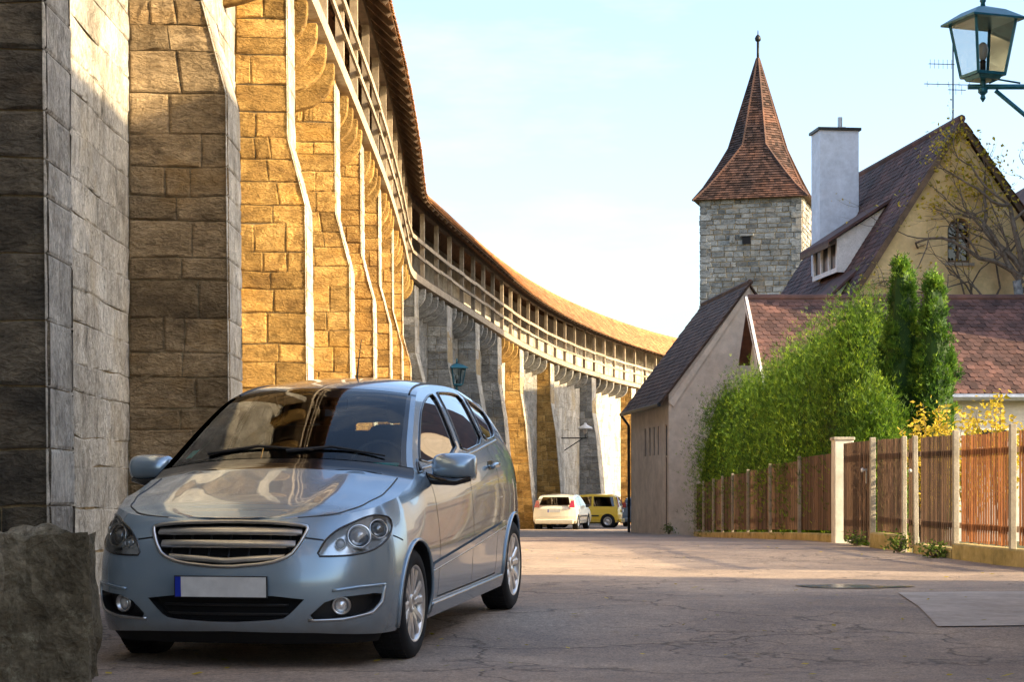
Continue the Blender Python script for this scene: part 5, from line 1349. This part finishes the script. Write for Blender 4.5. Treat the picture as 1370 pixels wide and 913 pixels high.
# ------------------------------------------------------------------ lanterns
m, nt, b = mat_base('frosted_bulb'); b.inputs['Base Color'].default_value = (.55, .48, .42, 1); b.inputs['Roughness'].default_value = .3; MATS['frosted_bulb'] = m
def lantern(name, C, k, rotz, label, group, arm):
    """four-sided tapered street lantern; C = centre of the glass base, k = scale, arm = list of bracket tubes"""
    root = empty(name, C, label, 'lantern', group); C = Vector(C); rot = Matrix.Rotation(rotz, 3, 'Z')
    def P(x, y, z): return C + rot @ Vector((x, y, z)) * k
    hb, ht, H = .158, .24, .57
    bt = [P(x * hb, y * hb, 0) for x, y in ((-1, -1), (1, -1), (1, 1), (-1, 1))]; tp_ = [P(x * ht, y * ht, H) for x, y in ((-1, -1), (1, -1), (1, 1), (-1, 1))]
    fr = MB()
    for i in range(4):
        j = (i + 1) % 4; fr.beam(bt[i], tp_[i], .026 * k, .026 * k); fr.beam(bt[i], bt[j], .03 * k, .03 * k); fr.beam(tp_[i], tp_[j], .024 * k, .03 * k)
    fr.build('frame', MATS['teal_metal'], root)
    for i in range(4):
        j = (i + 1) % 4; MB().add([bt[i], bt[j], tp_[j], tp_[i]], [(0, 1, 2, 3)]).build('pane', MATS['lantern_glass'], root)
    rf_ = MB(); e = .305; ev = [P(x * e, y * e, H - .015) for x, y in ((-1, -1), (1, -1), (1, 1), (-1, 1))]; md = [P(x * .16, y * .16, H + .085) for x, y in ((-1, -1), (1, -1), (1, 1), (-1, 1))]; ap = P(0, 0, H + .145)
    lw_ = [p - Vector((0, 0, .02 * k)) for p in ev]
    rf_.add(ev + md + [ap] + lw_, [(0, 1, 5, 4), (1, 2, 6, 5), (2, 3, 7, 6), (3, 0, 4, 7), (4, 5, 8), (5, 6, 8), (6, 7, 8), (7, 4, 8)] + [(i, (i + 1) % 4, 9 + (i + 1) % 4, 9 + i) for i in range(4)] + [(9, 12, 11, 10)])
    cap = rf_.build('cap', MATS['teal_metal'], root)
    MB().lathe([(.03 * k, .12 * k), (.022 * k, .17 * k), (.035 * k, .19 * k), (.014 * k, .22 * k), (.03 * k, .25 * k), (.002, .3 * k)], P(0, 0, H), n=10).build('finial', MATS['teal_metal'], cap, smooth=True)
    bs = MB().add([P(x * .145, y * .145, -.005) for x, y in ((-1, -1), (1, -1), (1, 1), (-1, 1))] + [P(x * .12, y * .12, -.05) for x, y in ((-1, -1), (1, -1), (1, 1), (-1, 1))], [(0, 1, 2, 3), (4, 7, 6, 5), (0, 4, 5, 1), (1, 5, 6, 2), (2, 6, 7, 3), (3, 7, 4, 0)])
    bs.lathe([(.03 * k, -.05 * k), (.03 * k, -.12 * k), (.05 * k, -.13 * k), (.05 * k, -.17 * k), (.02 * k, -.2 * k), (.03 * k, -.23 * k), (.004, -.27 * k)], C, n=12); bs.build('base', MATS['teal_metal'], root)
    MB().lathe([(.03 * k, .0), (.03 * k, .13 * k), (.035 * k, .14 * k), (.02 * k, .16 * k)], C, n=10).build('socket', MATS['dark_metal'], root)
    MB().lathe([(.02 * k, .15 * k), (.045 * k, .2 * k), (.055 * k, .26 * k), (.045 * k, .31 * k), (.02 * k, .335 * k), (.001, .34 * k)], C, n=14).build('bulb', MATS['frosted_bulb'], root, smooth=True)
    for pts_, r_ in arm: MB().tube(pts_, r_, 8).build('bracket', MATS['teal_metal'], root, smooth=True)
    return root
lc = at(1315, 101, 15.6)
z_ = lc.z - .09
lantern('wall_lantern', lc, .79, R(20), 'teal four-sided street lantern on a wall bracket above the fence', None,
        [([(lc.x - .12, 15.6, z_), (lc.x + .3, 15.6, z_), (5.02, 15.6, z_)], .022), ([(lc.x + .1, 15.6, z_ - .03), (lc.x + .4, 15.6, z_ - .28), (5.02, 15.6, z_ - .85)], .018), ([(lc.x + .05, 15.6, z_ + .03), (lc.x + .12, 15.6, z_ + .06), (lc.x + .3, 15.6, z_ + .03)], .008)])
lc = at(611, 515, 64)
lantern('wall_lantern', lc, 1.0, R(20), 'small teal lantern on the shaded far buttress just above the car roof', None, [([lc - Z3 * .12, (lc.x - .5, 64, lc.z - .12), (lc.x - 1.0, 64.2, lc.z - .12)], .022)])
# bracket lamp farther along
lc = at(783, 574, 93); bl = empty('bracket_lamp', lc, 'old white shaded lamp on a black angled bracket on the far wall', 'lamp')
MB().lathe([(.05, .28), (.08, .2), (.33, .06), (.36, 0), (.33, -.02)], lc, n=16).build('shade', MATS['white_paint'], bl, smooth=True)
MB().lathe([(.08, 0), (.11, -.1), (.07, -.22), (.001, -.26)], lc, n=12).build('bulb', MATS['frosted_bulb'], bl, smooth=True)
p0 = lc - Z3 * .45; 
MB().tube([p0 + Vector((.1, 0, 0)), p0 - Vector((1.15, .0, 0))], .03, 6).tube([p0 - Vector((.1, 0, 0)), p0 - Vector((1.0, 0, .6))], .025, 6).tube([lc, p0], .025, 6).build('bracket', MATS['dark_metal'], bl)

# ------------------------------------------------------------------ cars parked far down the street
def small_car(name, loc, yaw, L, W, H, prof, side_win, rear_win, pm, label, tail, wheels, hood_z):
    """prof: (y,z) top outline from rear bottom over the roof to front bottom; y forward, rear at 0"""
    root = bpy.data.objects.new(name, None); col.objects.link(root); root.location = loc; root.rotation_euler = (0, 0, yaw); tag(root, label, 'car', 'cars parked at the far bend')
    P_ = dens(prof, .12, False); n_ = len(P_)
    def hw(z): return W / 2 * interp([(.2, .93), (.35, .985), (.6, 1.0), (.9, .97), (1.0, .93), (H, .74)], z)
    nu = 12; V = []
    def ux(u, y, z):
        k = abs(u) ** 3; inset = .10 * k
        yy = y + (inset if y < L * .5 else -inset) * (1 if (y < .3 or y > L - .5) else 0)
        return Vector((u * hw(z), yy, z - .035 * u * u * (1 if z > .8 else 0)))
    for y, z in P_:
        for j in range(nu + 1): V.append(ux(lerp(-1, 1, j / nu), y, z))
    F = [(i * (nu + 1) + j, i * (nu + 1) + j + 1, (i + 1) * (nu + 1) + j + 1, (i + 1) * (nu + 1) + j) for i in range(n_ - 1) for j in range(nu)]
    mb = MB(); mb.add(V, F)
    ar = .34
    for sgn in (-1, 1):
        pts = [Vector((p.y, p.z)) for p in (ux(sgn, y, z) for y, z in P_)]
        loop = [tuple(p) for p in pts]; holes = []
        for wy in wheels: holes.append([(wy + ar * math.cos(R(a)), .31 + ar * math.sin(R(a))) for a in range(0, 360, 20)])
        grid = [Vector((.15 + i * .15, .25 + j * .12)) for i in range(int(L / .15)) for j in range(11)]
        allp = [Vector(p) for p in loop]; ed = [(i, (i + 1) % len(loop)) for i in range(len(loop))]
        for h in holes:
            b0 = len(allp); allp += [Vector(p) for p in h]; ed += [(b0 + i, b0 + (i + 1) % len(h)) for i in range(len(h))]
        allp += [g for g in grid if in_poly(g.x, g.y, loop) and not any(in_poly(g.x, g.y, h) for h in holes)]
        r = delaunay_2d_cdt(allp, ed, [], 0, 1e-5)
        fs = [f for f in r[2] if (lambda c: in_poly(c[0], c[1], loop) and not any(in_poly(c[0], c[1], h) for h in holes))((sum(r[0][i][0] for i in f) / 3, sum(r[0][i][1] for i in f) / 3))]
        mb.add([Vector((sgn * hw(v[1]), v[0], v[1])) for v in r[0]], fs)
    body_ = mb.build('body', MATS[pm], root, smooth=False)
    for sgn in (-1, 1):
        for w_ in side_win:
            lp = dens(w_, .1); MB().add([Vector((sgn * (hw(z) + .012), y, z)) for y, z in lp], [tuple(range(len(lp)))]).build('side_window', MATS['side_glass'], body_)
            MB().add([Vector((sgn * (hw(z) + .005), y, z)) for y, z in lp], [tuple(range(len(lp)))]).build('window_back', MATS['black_void'], body_)
        tl = tail; MB().prism([Vector((sgn * a, b, c)) for a, b, c in tl], Vector((0, -.03, 0))).build('tail_lamp', MATS['red_lens'], body_)
        MB().prism([Vector((sgn * (hw(hood_z) - q1), L - q2, hood_z - q3)) for q1, q2, q3 in ((.02, .3, .0), (.35, .1, .05), (.35, .08, .18), (.02, .22, .16))], Vector((0, .04, 0))).build('headlight', MATS['lamp_reflector'], body_)
        MB().beam(Vector((sgn * (hw(.62) + .01), wheels[0] + .4, .55)), Vector((sgn * (hw(.62) + .01), wheels[1] - .4, .55)), .02, .06).build('side_moulding', MATS['black_plastic'], body_)
        MB().box((sgn * (W / 2 + .06), L * .64, .98), (.16, .1, .13)).build('mirror', MATS['black_plastic'], body_, bevel=.03)
        for wy in wheels:
            c = Vector((sgn * (W / 2 - .1), wy, .31)); s_ = sgn
            wo = MB().lathe([(.19, -.1), (.29, -.1), (.31, -.07), (.31, .07), (.29, .1), (.2, .1)], c, 'x', 24, cap=False).build('wheel', MATS['tyre_rubber'], root, smooth=True)
            MB().lathe([(.205, .08 * s_), (.19, .095 * s_), (.15, .07 * s_), (.06, .09 * s_), (.001, .095 * s_)], c, 'x', 20).build('rim', MATS['alloy'], wo, smooth=True)
            MB().lathe([(ar, -.12 * s_), (ar, .08 * s_)], c, 'x', 20, cap=False).lathe([(ar, -.12 * s_), (.001, -.12 * s_)], c, 'x', 20).build('wheel_liner', MATS['black_void'], body_)
    rw = rear_win; MB().add([Vector((x, y, z)) for x, y, z in rw], [tuple(range(len(rw)))]).build('rear_window', MATS['side_glass'], body_)
    MB().add([Vector((x * .98, y + .02, z)) for x, y, z in rw], [tuple(range(len(rw)))]).build('window_back', MATS['black_void'], body_)
    MB().box((0, -.01, .33), (W * .9, .12, .2)).build('rear_bumper', MATS[pm], body_, bevel=.04)
    pbk = MB().box((0, -.05, .78), (.54, .02, .13)).build('number_plate', MATS['plate_white'], body_)
    MB().box((-.25, -.062, .78), (.04, .012, .13)).build('plate_strip', MATS['plate_blue'], pbk)
    MB().box((0, L / 2, .28), (W * .8, L * .86, .16)).build('underbody', MATS['black_void'], body_)
    return root
small_car('white_hatchback', (1.76, 81.0, gz(82) - .0), R(-11.5), 4.2, 1.82, 1.5,
    [(.12, .25), (.0, .35), (-.02, .55), (.02, .88), (.12, 1.0), (.34, 1.3), (.5, 1.42), (.9, 1.48), (1.7, 1.5), (2.3, 1.44), (2.75, 1.2), (3.05, 1.0), (3.7, .88), (4.05, .72), (4.18, .5), (4.15, .25)],
    [[(.62, 1.0), (.74, 1.32), (1.5, 1.38), (1.5, 1.0)], [(1.58, 1.0), (1.58, 1.38), (2.2, 1.34), (2.72, 1.02)]],
    [(-.66, .10, 1.02), (.66, .10, 1.02), (.55, .36, 1.36), (-.55, .36, 1.36)], 'white_car_paint', 'white hatchback seen from behind at the foot of the far wall', [(.62, .0, .92), (.86, .06, .92), (.80, .2, 1.22), (.68, .16, 1.2)], (.75, 3.35), .85)
small_car('yellow_minicar', (5.02, 88.9, gz(89)), R(80), 3.5, 1.6, 1.56,
    [(.08, .25), (.0, .35), (-.02, .6), (.02, .95), (.08, 1.2), (.2, 1.48), (.5, 1.54), (1.4, 1.56), (2.0, 1.5), (2.5, 1.15), (2.75, 1.02), (3.25, .9), (3.45, .7), (3.5, .45), (3.45, .25)],
    [[(.25, .98), (.32, 1.4), (1.2, 1.43), (1.2, .98)], [(1.3, .98), (1.3, 1.43), (1.9, 1.4), (2.4, 1.02)]],
    [(-.56, .02, 1.0), (.56, .02, 1.0), (.5, .16, 1.42), (-.5, .16, 1.42)], 'yellow_car_paint', 'small yellow hatchback parked crosswise beside the white one', [(.66, .02, .95), (.79, .06, .95), (.72, .16, 1.42), (.64, .14, 1.42)], (.55, 2.85), .88)
small_car('blue_hatchback', (6.15, 95.0, gz(95)), R(-14), 4.0, 1.7, 1.5,
    [(.12, .25), (.0, .35), (-.02, .55), (.02, .88), (.12, 1.0), (.34, 1.3), (.5, 1.42), (.9, 1.48), (1.7, 1.5), (2.3, 1.44), (2.75, 1.2), (3.0, 1.0), (3.6, .88), (3.9, .72), (3.98, .5), (3.95, .25)],
    [[(.62, 1.0), (.74, 1.32), (1.5, 1.38), (1.5, 1.0)], [(1.58, 1.0), (1.58, 1.38), (2.2, 1.34), (2.72, 1.02)]],
    [(-.62, .10, 1.02), (.62, .10, 1.02), (.52, .36, 1.36), (-.52, .36, 1.36)], 'blue_car_paint', 'pale blue car mostly hidden between the yellow car and the small house', [(.58, .0, .92), (.8, .06, .92), (.74, .2, 1.22), (.63, .16, 1.2)], (.75, 3.2), .85)

# ------------------------------------------------------------------ street surface details
def ground_patch(name, poly, dz, mat, kind='structure', n=10):
    c = Vector((sum(p[0] for p in poly) / len(poly), sum(p[1] for p in poly) / len(poly))); lp = dens(poly, .3)
    V = []; rings = 5
    for r in range(rings + 1):
        for x, y in lp:
            q = c.lerp(Vector((x, y)), r / rings); V.append((q.x, q.y, gz(q.y) + .012 * mnoise.noise((q.x * .7, q.y * .5, 7.7)) + .006 * mnoise.noise((q.x * 2.1, q.y * 1.7, 1.7)) + dz))
    m_ = len(lp); o = MB().add(V, [(r * m_ + i, r * m_ + (i + 1) % m_, (r + 1) * m_ + (i + 1) % m_, (r + 1) * m_ + i) for r in range(rings) for i in range(m_)]).build(name, MATS[mat], smooth=True); o['kind'] = kind; return o
ground_patch('pavement_slab', [(2.78, 12.7), (3.1, 15.6), (5.0, 16.0), (5.0, 13.0)], .008, 'granite_slab')
pud = [(2.42, 16.9), (2.6, 16.45), (2.95, 16.3), (3.25, 16.5), (3.5, 16.62), (3.3, 16.95), (2.95, 17.25), (2.65, 17.2)]
ground_patch('puddle', rnd(pud, 2), .007, 'puddle_water')
# ------------------------------------------------------------------ plants
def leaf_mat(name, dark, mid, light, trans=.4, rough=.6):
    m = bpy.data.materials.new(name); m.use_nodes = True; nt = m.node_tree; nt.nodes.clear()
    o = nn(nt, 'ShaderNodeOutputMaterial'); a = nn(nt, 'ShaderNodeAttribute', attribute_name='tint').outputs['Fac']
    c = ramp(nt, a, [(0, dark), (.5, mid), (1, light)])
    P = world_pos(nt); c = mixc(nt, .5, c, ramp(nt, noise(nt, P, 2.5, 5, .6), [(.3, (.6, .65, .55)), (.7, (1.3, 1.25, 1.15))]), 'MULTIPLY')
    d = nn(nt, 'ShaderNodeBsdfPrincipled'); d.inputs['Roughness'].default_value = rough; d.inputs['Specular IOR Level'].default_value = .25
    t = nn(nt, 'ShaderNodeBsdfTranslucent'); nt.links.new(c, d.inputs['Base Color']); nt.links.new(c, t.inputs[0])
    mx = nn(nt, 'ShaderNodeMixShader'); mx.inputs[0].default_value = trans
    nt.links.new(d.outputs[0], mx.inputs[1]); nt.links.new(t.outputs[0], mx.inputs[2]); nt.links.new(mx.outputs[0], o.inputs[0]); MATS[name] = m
leaf_mat('thuja', (.022, .055, .008), (.10, .205, .016), (.30, .42, .03), .42)
leaf_mat('column_thuja', (.02, .06, .01), (.08, .18, .018), (.20, .32, .03))
leaf_mat('yellow_leaf', (.20, .20, .02), (.48, .36, .03), (.68, .50, .08), .45)
leaf_mat('weed_leaf', (.05, .09, .015), (.10, .17, .03), (.2, .26, .05))
def spray(mb, p, d, L, W_, r_, t):
    """flat fan of three pointed blades"""
    u = d.orthogonal().normalized(); 
    a = r_.uniform(0, 6.283); v = d.cross(u); s_ = (u * math.cos(a) + v * math.sin(a))
    w = s_ * (W_ * .5); b0 = len(mb.v)
    for k in (-.45, .4):
        e = (d + s_ * k); l = L * (1 if k < 0 else .75); b = p + e * l * .42; q = p + e * l
        mb.v += [(p.x, p.y, p.z), (b.x - w.x, b.y - w.y, b.z - w.z), (q.x, q.y, q.z), (b.x + w.x, b.y + w.y, b.z + w.z)]
    mb.f += [(b0, b0 + 1, b0 + 2, b0 + 3), (b0 + 4, b0 + 5, b0 + 6, b0 + 7)]; mb.m += [0, 0]; mb.t += [t] * 8
def conifer(name, label, cat, base, h, rad, n, seed, mat, shape, group=None, L=.2, W_=.05, tips=0, up=.8, lean=(0, 0)):
    """shape(t) gives relative radius at relative height t; crown of foliage sprays in clumps, with trunk and inner limbs"""
    r_ = random.Random(seed); base = Vector(base)
    root = empty(name, base, label, cat, group)
    tr = MB(); tr.tube([base - Z3 * .2, base + Z3 * h * .45 + Vector((lean[0] * .5, lean[1] * .5, 0)), base + Z3 * h * .88 + Vector((lean[0], lean[1], 0))], [.09 * rad + .03, .06 * rad + .02, .012], 7)
    for i in range(26):
        t = r_.uniform(.08, .85); a = r_.uniform(0, 6.28); q = base + Z3 * h * t; rr = rad * shape(t) * .7
        tr.tube([q, q + Vector((math.cos(a) * rr, math.sin(a) * rr, rr * .5))], [.018, .004], 4)
    tr.build('trunk', MATS['bark'], root)
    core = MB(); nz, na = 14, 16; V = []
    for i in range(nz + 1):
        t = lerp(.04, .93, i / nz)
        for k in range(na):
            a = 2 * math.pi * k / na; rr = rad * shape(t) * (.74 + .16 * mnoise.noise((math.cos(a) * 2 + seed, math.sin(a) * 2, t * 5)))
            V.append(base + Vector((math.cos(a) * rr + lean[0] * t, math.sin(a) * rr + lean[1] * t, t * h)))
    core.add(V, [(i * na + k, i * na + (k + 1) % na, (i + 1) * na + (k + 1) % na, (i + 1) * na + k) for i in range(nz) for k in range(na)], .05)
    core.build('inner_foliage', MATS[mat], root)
    cr = MB(); ncl = max(10, n // 60)
    for c in range(ncl):
        t = r_.random() ** .9; a = r_.uniform(0, 6.283)
        lump = .80 + .42 * mnoise.noise((math.cos(a) * 1.6 + seed * 3.1, math.sin(a) * 1.6, t * h * 1.1))
        rr = rad * shape(t) * lump * r_.uniform(.72, 1.04)
        cc = base + Vector((math.cos(a) * rr + lean[0] * t, math.sin(a) * rr + lean[1] * t, t * h * .97 + .05)); out = Vector((math.cos(a), math.sin(a), 0))
        tone = min(1, max(0, r_.gauss(.42, .27))); cs = (.17 * rad + .07) if rad > .5 else .045
        for i in range(60):
            p = cc + Vector((r_.gauss(0, cs), r_.gauss(0, cs), r_.gauss(0, cs * 1.3)))
            if p.z < base.z + .02: continue
            d = (out * r_.uniform(.2, 1.0) + Vector((r_.gauss(0, .4), r_.gauss(0, .4), up + r_.gauss(0, .35)))).normalized()
            spray(cr, p, d, L * r_.uniform(.6, 1.3), W_ * r_.uniform(.7, 1.2), r_, min(1, max(0, tone + r_.gauss(0, .13))))
    for i in range(tips):      # young leaders standing above the outline
        a = r_.uniform(0, 6.283); t = r_.uniform(.55, 1.0); rr = rad * shape(t) * r_.uniform(.1, .9)
        p0 = base + Vector((math.cos(a) * rr + lean[0] * t, math.sin(a) * rr + lean[1] * t, h * t)); hh = r_.uniform(.25, .7)
        for k in range(60):
            f = r_.random(); w_ = .2 * (1 - f)
            spray(cr, p0 + Vector((r_.gauss(0, w_ * .5), r_.gauss(0, w_ * .5), f * hh)), Vector((r_.gauss(0, .4), r_.gauss(0, .4), 1)).normalized(), L * .6, W_ * .8, r_, min(1, max(0, r_.gauss(.72, .15))))
    cr.build('crown', MATS[mat], root)
    return root
def hedge_shape(t): return max(.08, (1 - max(0, t - .4) ** 1.8 * 2.1)) * (.66 + .38 * min(1, t / .42))
def col_shape(t): return max(.04, min(1, (t / .12) ** .5) * (1 - max(0, t - .45) ** 1.7 * 2.2))
HB = [(5.95, 53.4, 3.8, .95), (6.15, 50.4, 3.95, 1.0), (6.25, 47.2, 3.85, 1.0), (6.3, 44.0, 3.95, 1.05), (6.3, 40.6, 4.0, 1.1), (6.25, 37.4, 4.1, 1.1), (6.25, 34.6, 4.35, 1.0), (6.05, 32.4, 2.6, .6)]
HL = ['bushy green thuja at the far end of the hedge, spilling over the last fence posts', 'green thuja in the hedge, second from the small house', 'bright green thuja in the hedge, third from the small house', 'feathery green thuja in the middle of the hedge below the bargeboard',
      'full green thuja in the hedge right of the middle', 'tall green thuja rising in the hedge toward the peak', 'tallest bushy thuja forming the peak of the hedge', 'dense low thuja behind the pale gate pillar']
for i, (x, y, h, r) in enumerate(HB):
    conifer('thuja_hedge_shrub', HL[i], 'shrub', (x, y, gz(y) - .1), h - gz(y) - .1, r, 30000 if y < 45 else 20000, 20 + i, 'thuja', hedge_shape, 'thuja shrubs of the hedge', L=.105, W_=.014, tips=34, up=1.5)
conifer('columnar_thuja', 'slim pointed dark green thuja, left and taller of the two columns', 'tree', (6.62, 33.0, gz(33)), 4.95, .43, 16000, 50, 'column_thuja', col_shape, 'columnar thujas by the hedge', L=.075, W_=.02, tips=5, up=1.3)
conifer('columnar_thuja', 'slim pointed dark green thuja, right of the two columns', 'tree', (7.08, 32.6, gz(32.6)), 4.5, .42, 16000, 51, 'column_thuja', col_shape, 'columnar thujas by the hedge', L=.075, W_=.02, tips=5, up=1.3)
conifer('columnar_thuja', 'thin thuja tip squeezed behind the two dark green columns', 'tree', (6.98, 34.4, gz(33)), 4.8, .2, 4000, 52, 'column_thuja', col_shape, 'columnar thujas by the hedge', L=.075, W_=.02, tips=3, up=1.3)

def grow(mb, p, d, L, r, depth, r_, ends, bias, wob=.35, taper=.62, segs=4):
    pts = [p]; rs = [r]; q = p.copy(); e = d.copy()
    for i in range(segs):
        e = (e + Vector((r_.gauss(0, wob * .5), r_.gauss(0, wob * .35), r_.gauss(0, wob * .5))) + bias * .12).normalized(); q = q + e * L / segs
        pts.append(q.copy()); rs.append(lerp(r, r * (taper if depth else .15), (i + 1) / segs))
    mb.tube(pts, rs, 5 if r < .03 else 7, cap=False)
    if depth == 0: ends.append((q, e)); ends.append((pts[len(pts) // 2], e)); return
    k = r_.choice((2, 3, 3)) if depth > 1 else r_.choice((2, 3))
    for i in range(k):
        b = pts[-1] if i == 0 else pts[r_.randrange(1, len(pts))]
        ne = (e + Vector((r_.gauss(0, .7), r_.gauss(0, .35), r_.gauss(0, .6)))).normalized()
        grow(mb, b, ne, L * r_.uniform(.6, .85), r * taper * (.95 if i == 0 else .7), depth - 1, r_, ends, bias, wob, taper, segs)
def leaf(mb, p, d, s, r_, t):
    u = d.orthogonal().normalized(); a = r_.uniform(0, 6.28); v = d.cross(u); x = u * math.cos(a) + v * math.sin(a); n_ = d.cross(x)
    mb.add([p, p + d * s * .35 + x * s * .3 + n_ * s * .06, p + d * s, p + d * s * .35 - x * s * .3 + n_ * s * .06], [(0, 1, 2), (0, 2, 3)], t)
# nearly bare tree in front of the yellow gable
r_ = random.Random(31); tb0 = Vector(((1372 - HX) / FPX * 57.2, 57.2, -.3))
bt_ = empty('bare_tree', tb0, 'nearly leafless spreading tree in front of the yellow gable', 'tree')
tr = MB(); ends = []
tr.tube([tb0, tb0 + Vector((-.1, 0, 3.5)), tb0 + Vector((-.05, 0, 6.2)), tb0 + Vector((-.25, 0, 7.6))], [.22, .18, .15, .13], 9)
tr.build('trunk', MATS['grey_bark'], bt_, smooth=True)
lm = MB()
for z, dx, dz, L, rr, bi in ((6.1, -1, .35, 1.7, .075, (-1, 0, .05)), (6.6, -1, .1, 1.9, .07, (-1, 0, .1)), (7.2, -.8, .8, 1.6, .08, (-.5, 0, .6)), (7.6, -.5, 1, 1.7, .085, (-.3, 0, .8)), (7.5, .3, 1, 1.5, .08, (.2, 0, .8)), (5.6, -1, -.05, 1.6, .06, (-1, 0, .0)), (7.0, .8, .6, 1.4, .07, (.5, 0, .5)), (7.6, -.15, 1, 2.0, .08, (-.1, 0, 1)), (6.4, -1, .5, 2.1, .07, (-1, 0, .2)), (7.4, -.9, .4, 1.9, .07, (-.9, 0, .3))):
    grow(lm, tb0 + Vector((-.1, 0, z + .3)), Vector((dx, r_.uniform(-.2, .1), dz)).normalized(), L, rr * 1.25, 4, r_, ends, Vector(bi))
lm.build('limbs', MATS['bark'], bt_)
cr = MB()
for p, d in ends:
    for k in range(2):
        if r_.random() < .8: leaf(cr, p + Vector((r_.gauss(0, .06), r_.gauss(0, .06), r_.gauss(0, .06))), Vector((r_.gauss(0, 1), r_.gauss(0, 1), r_.gauss(-.3, .6))).normalized(), r_.uniform(.06, .12), r_, r_.random())
cr.build('crown', MATS['yellow_leaf'], bt_)
# climbing plant on the gable
vb = Vector((13.9, 57.75, 4)); vn = empty('climbing_vine', vb, 'yellowing climbing vine clinging to the top of the yellow gable', 'plant')
st_ = MB(); ends = []
for i in range(5): grow(st_, Vector((13.3 + i * .25, 57.8 + .1 * .1, 5.5 + i * .3)), Vector((r_.uniform(-.5, .5), 0, 1)).normalized(), 2.0, .035, 3, r_, ends, Vector((-.15, 0, .7)), .6)
st2 = MB(); 
for q in range(len(st_.v)): pass
stems = st_.build('stems', MATS['bark'], vn)
cr = MB()
for cx_, cz_, n_, sg_ in ((1262, 190, 90, .22), (1300, 245, 190, .38), (1280, 215, 120, .35), (1325, 265, 90, .3), (1295, 330, 40, .3), (1255, 265, 60, .3), (1330, 220, 50, .3), (1285, 180, 60, .2)):
    c = at(cx_, cz_, 57.75)
    for i in range(n_): leaf(cr, c + Vector((r_.gauss(0, sg_), r_.uniform(-.1, .05), r_.gauss(0, sg_))), Vector((r_.gauss(0, .8), -r_.random(), r_.gauss(-.4, .6))).normalized(), r_.uniform(.1, .17), r_, r_.random())
cr.build('leaves', MATS['yellow_leaf'], vn)
# yellow garden shrubs behind the near fence
def shrub(name, label, base, h, rad, n, seed, mat, stems=10, leaf_s=.08, group=None, cat='shrub'):
    r_ = random.Random(seed); base = Vector(base); root = empty(name, base, label, cat, group); sm = MB(); cr = MB()
    for i in range(stems):
        a = r_.uniform(0, 6.28); tip = base + Vector((math.cos(a) * rad * r_.uniform(.2, 1), math.sin(a) * rad * r_.uniform(.2, 1), h * r_.uniform(.65, 1.05)))
        mid = base.lerp(tip, .55) + Vector((r_.gauss(0, .06), r_.gauss(0, .06), h * .1)); P_ = [base, mid, tip]; sm.tube(P_, [.014, .009, .003], 4)
        for k in range(n // stems):
            f = r_.uniform(.3, 1.02); p = base.lerp(mid, f / .55) if f < .55 else mid.lerp(tip, (f - .55) / .45)
            p = p + Vector((r_.gauss(0, .07), r_.gauss(0, .07), r_.gauss(0, .05))); leaf(cr, p, Vector((r_.gauss(0, 1), r_.gauss(0, 1), r_.gauss(.2, .6))).normalized(), leaf_s * r_.uniform(.6, 1.3), r_, min(1, max(0, r_.gauss(.55, .25))))
    sm.build('stems', MATS['bark'], root); cr.build('leaves', MATS[mat], root); return root
for i, (px, y, h, rad, n, lb) in enumerate(((1258, 29.0, 2.05, .55, 900, 'yellow-leaved shrub directly right of the columnar thujas'), (1300, 28.2, 2.0, .5, 800, 'yellow-leaved shrub over the glow-tinted fence panel'), (1342, 27.2, 2.15, .5, 900, 'upright yellow-leaved shrub above the last fence panels'), (1232, 29.6, 1.85, .45, 500, 'small yellow-green shrub at the foot of the columnar thujas'))):
    shrub('garden_shrub', lb, ((px - HX) / FPX * y, y, gz(y)), h, rad, n, 70 + i, 'yellow_leaf', 14, .085, 'yellow shrubs behind the near fence')
for i, (x, y, h, lb) in enumerate(((5.28, 26.55, .2, 'green weed tuft at the plinth break of the near fence'), (5.18, 29.2, .16, 'yellow-green weeds at the foot of the garden gate'), (5.4, 24.9, .14, 'small weeds under the brown panel of the near fence'), (4.98, 61.7, .3, 'low weeds at the corner of the small house'))):
    shrub('weed_tuft', lb, (x, y, gz(y)), h, .14, 220, 90 + i, 'weed_leaf', 9, .055, None, 'weed')
# fallen leaves and grit on the street
r_ = random.Random(77); mb = MB()
for i in range(260):
    x, y = r_.uniform(-2.2, 5.0), r_.uniform(9.8, 34) if r_.random() < .5 else r_.uniform(9.8, 16)
    if r_.random() < .35: x = r_.choice((r_.gauss(-2.1, .15), road_right(y) - abs(r_.gauss(0, .25))))
    s = r_.uniform(.012, .04); a = r_.uniform(0, 6.28); c = Vector((x, y, gz(y) + .016)); u = Vector((math.cos(a), math.sin(a), r_.uniform(-.1, .3))) * s; v = Vector((-math.sin(a), math.cos(a), r_.uniform(-.2, .3))) * s * .6
    mb.add([c - u, c + v, c + u, c - v], [(0, 1, 2, 3)], r_.random())
lv = mb.build('fallen_leaves', MATS['yellow_leaf']); tag(lv, 'scattered small dry leaves lying on the asphalt', 'leaves', kind='stuff')
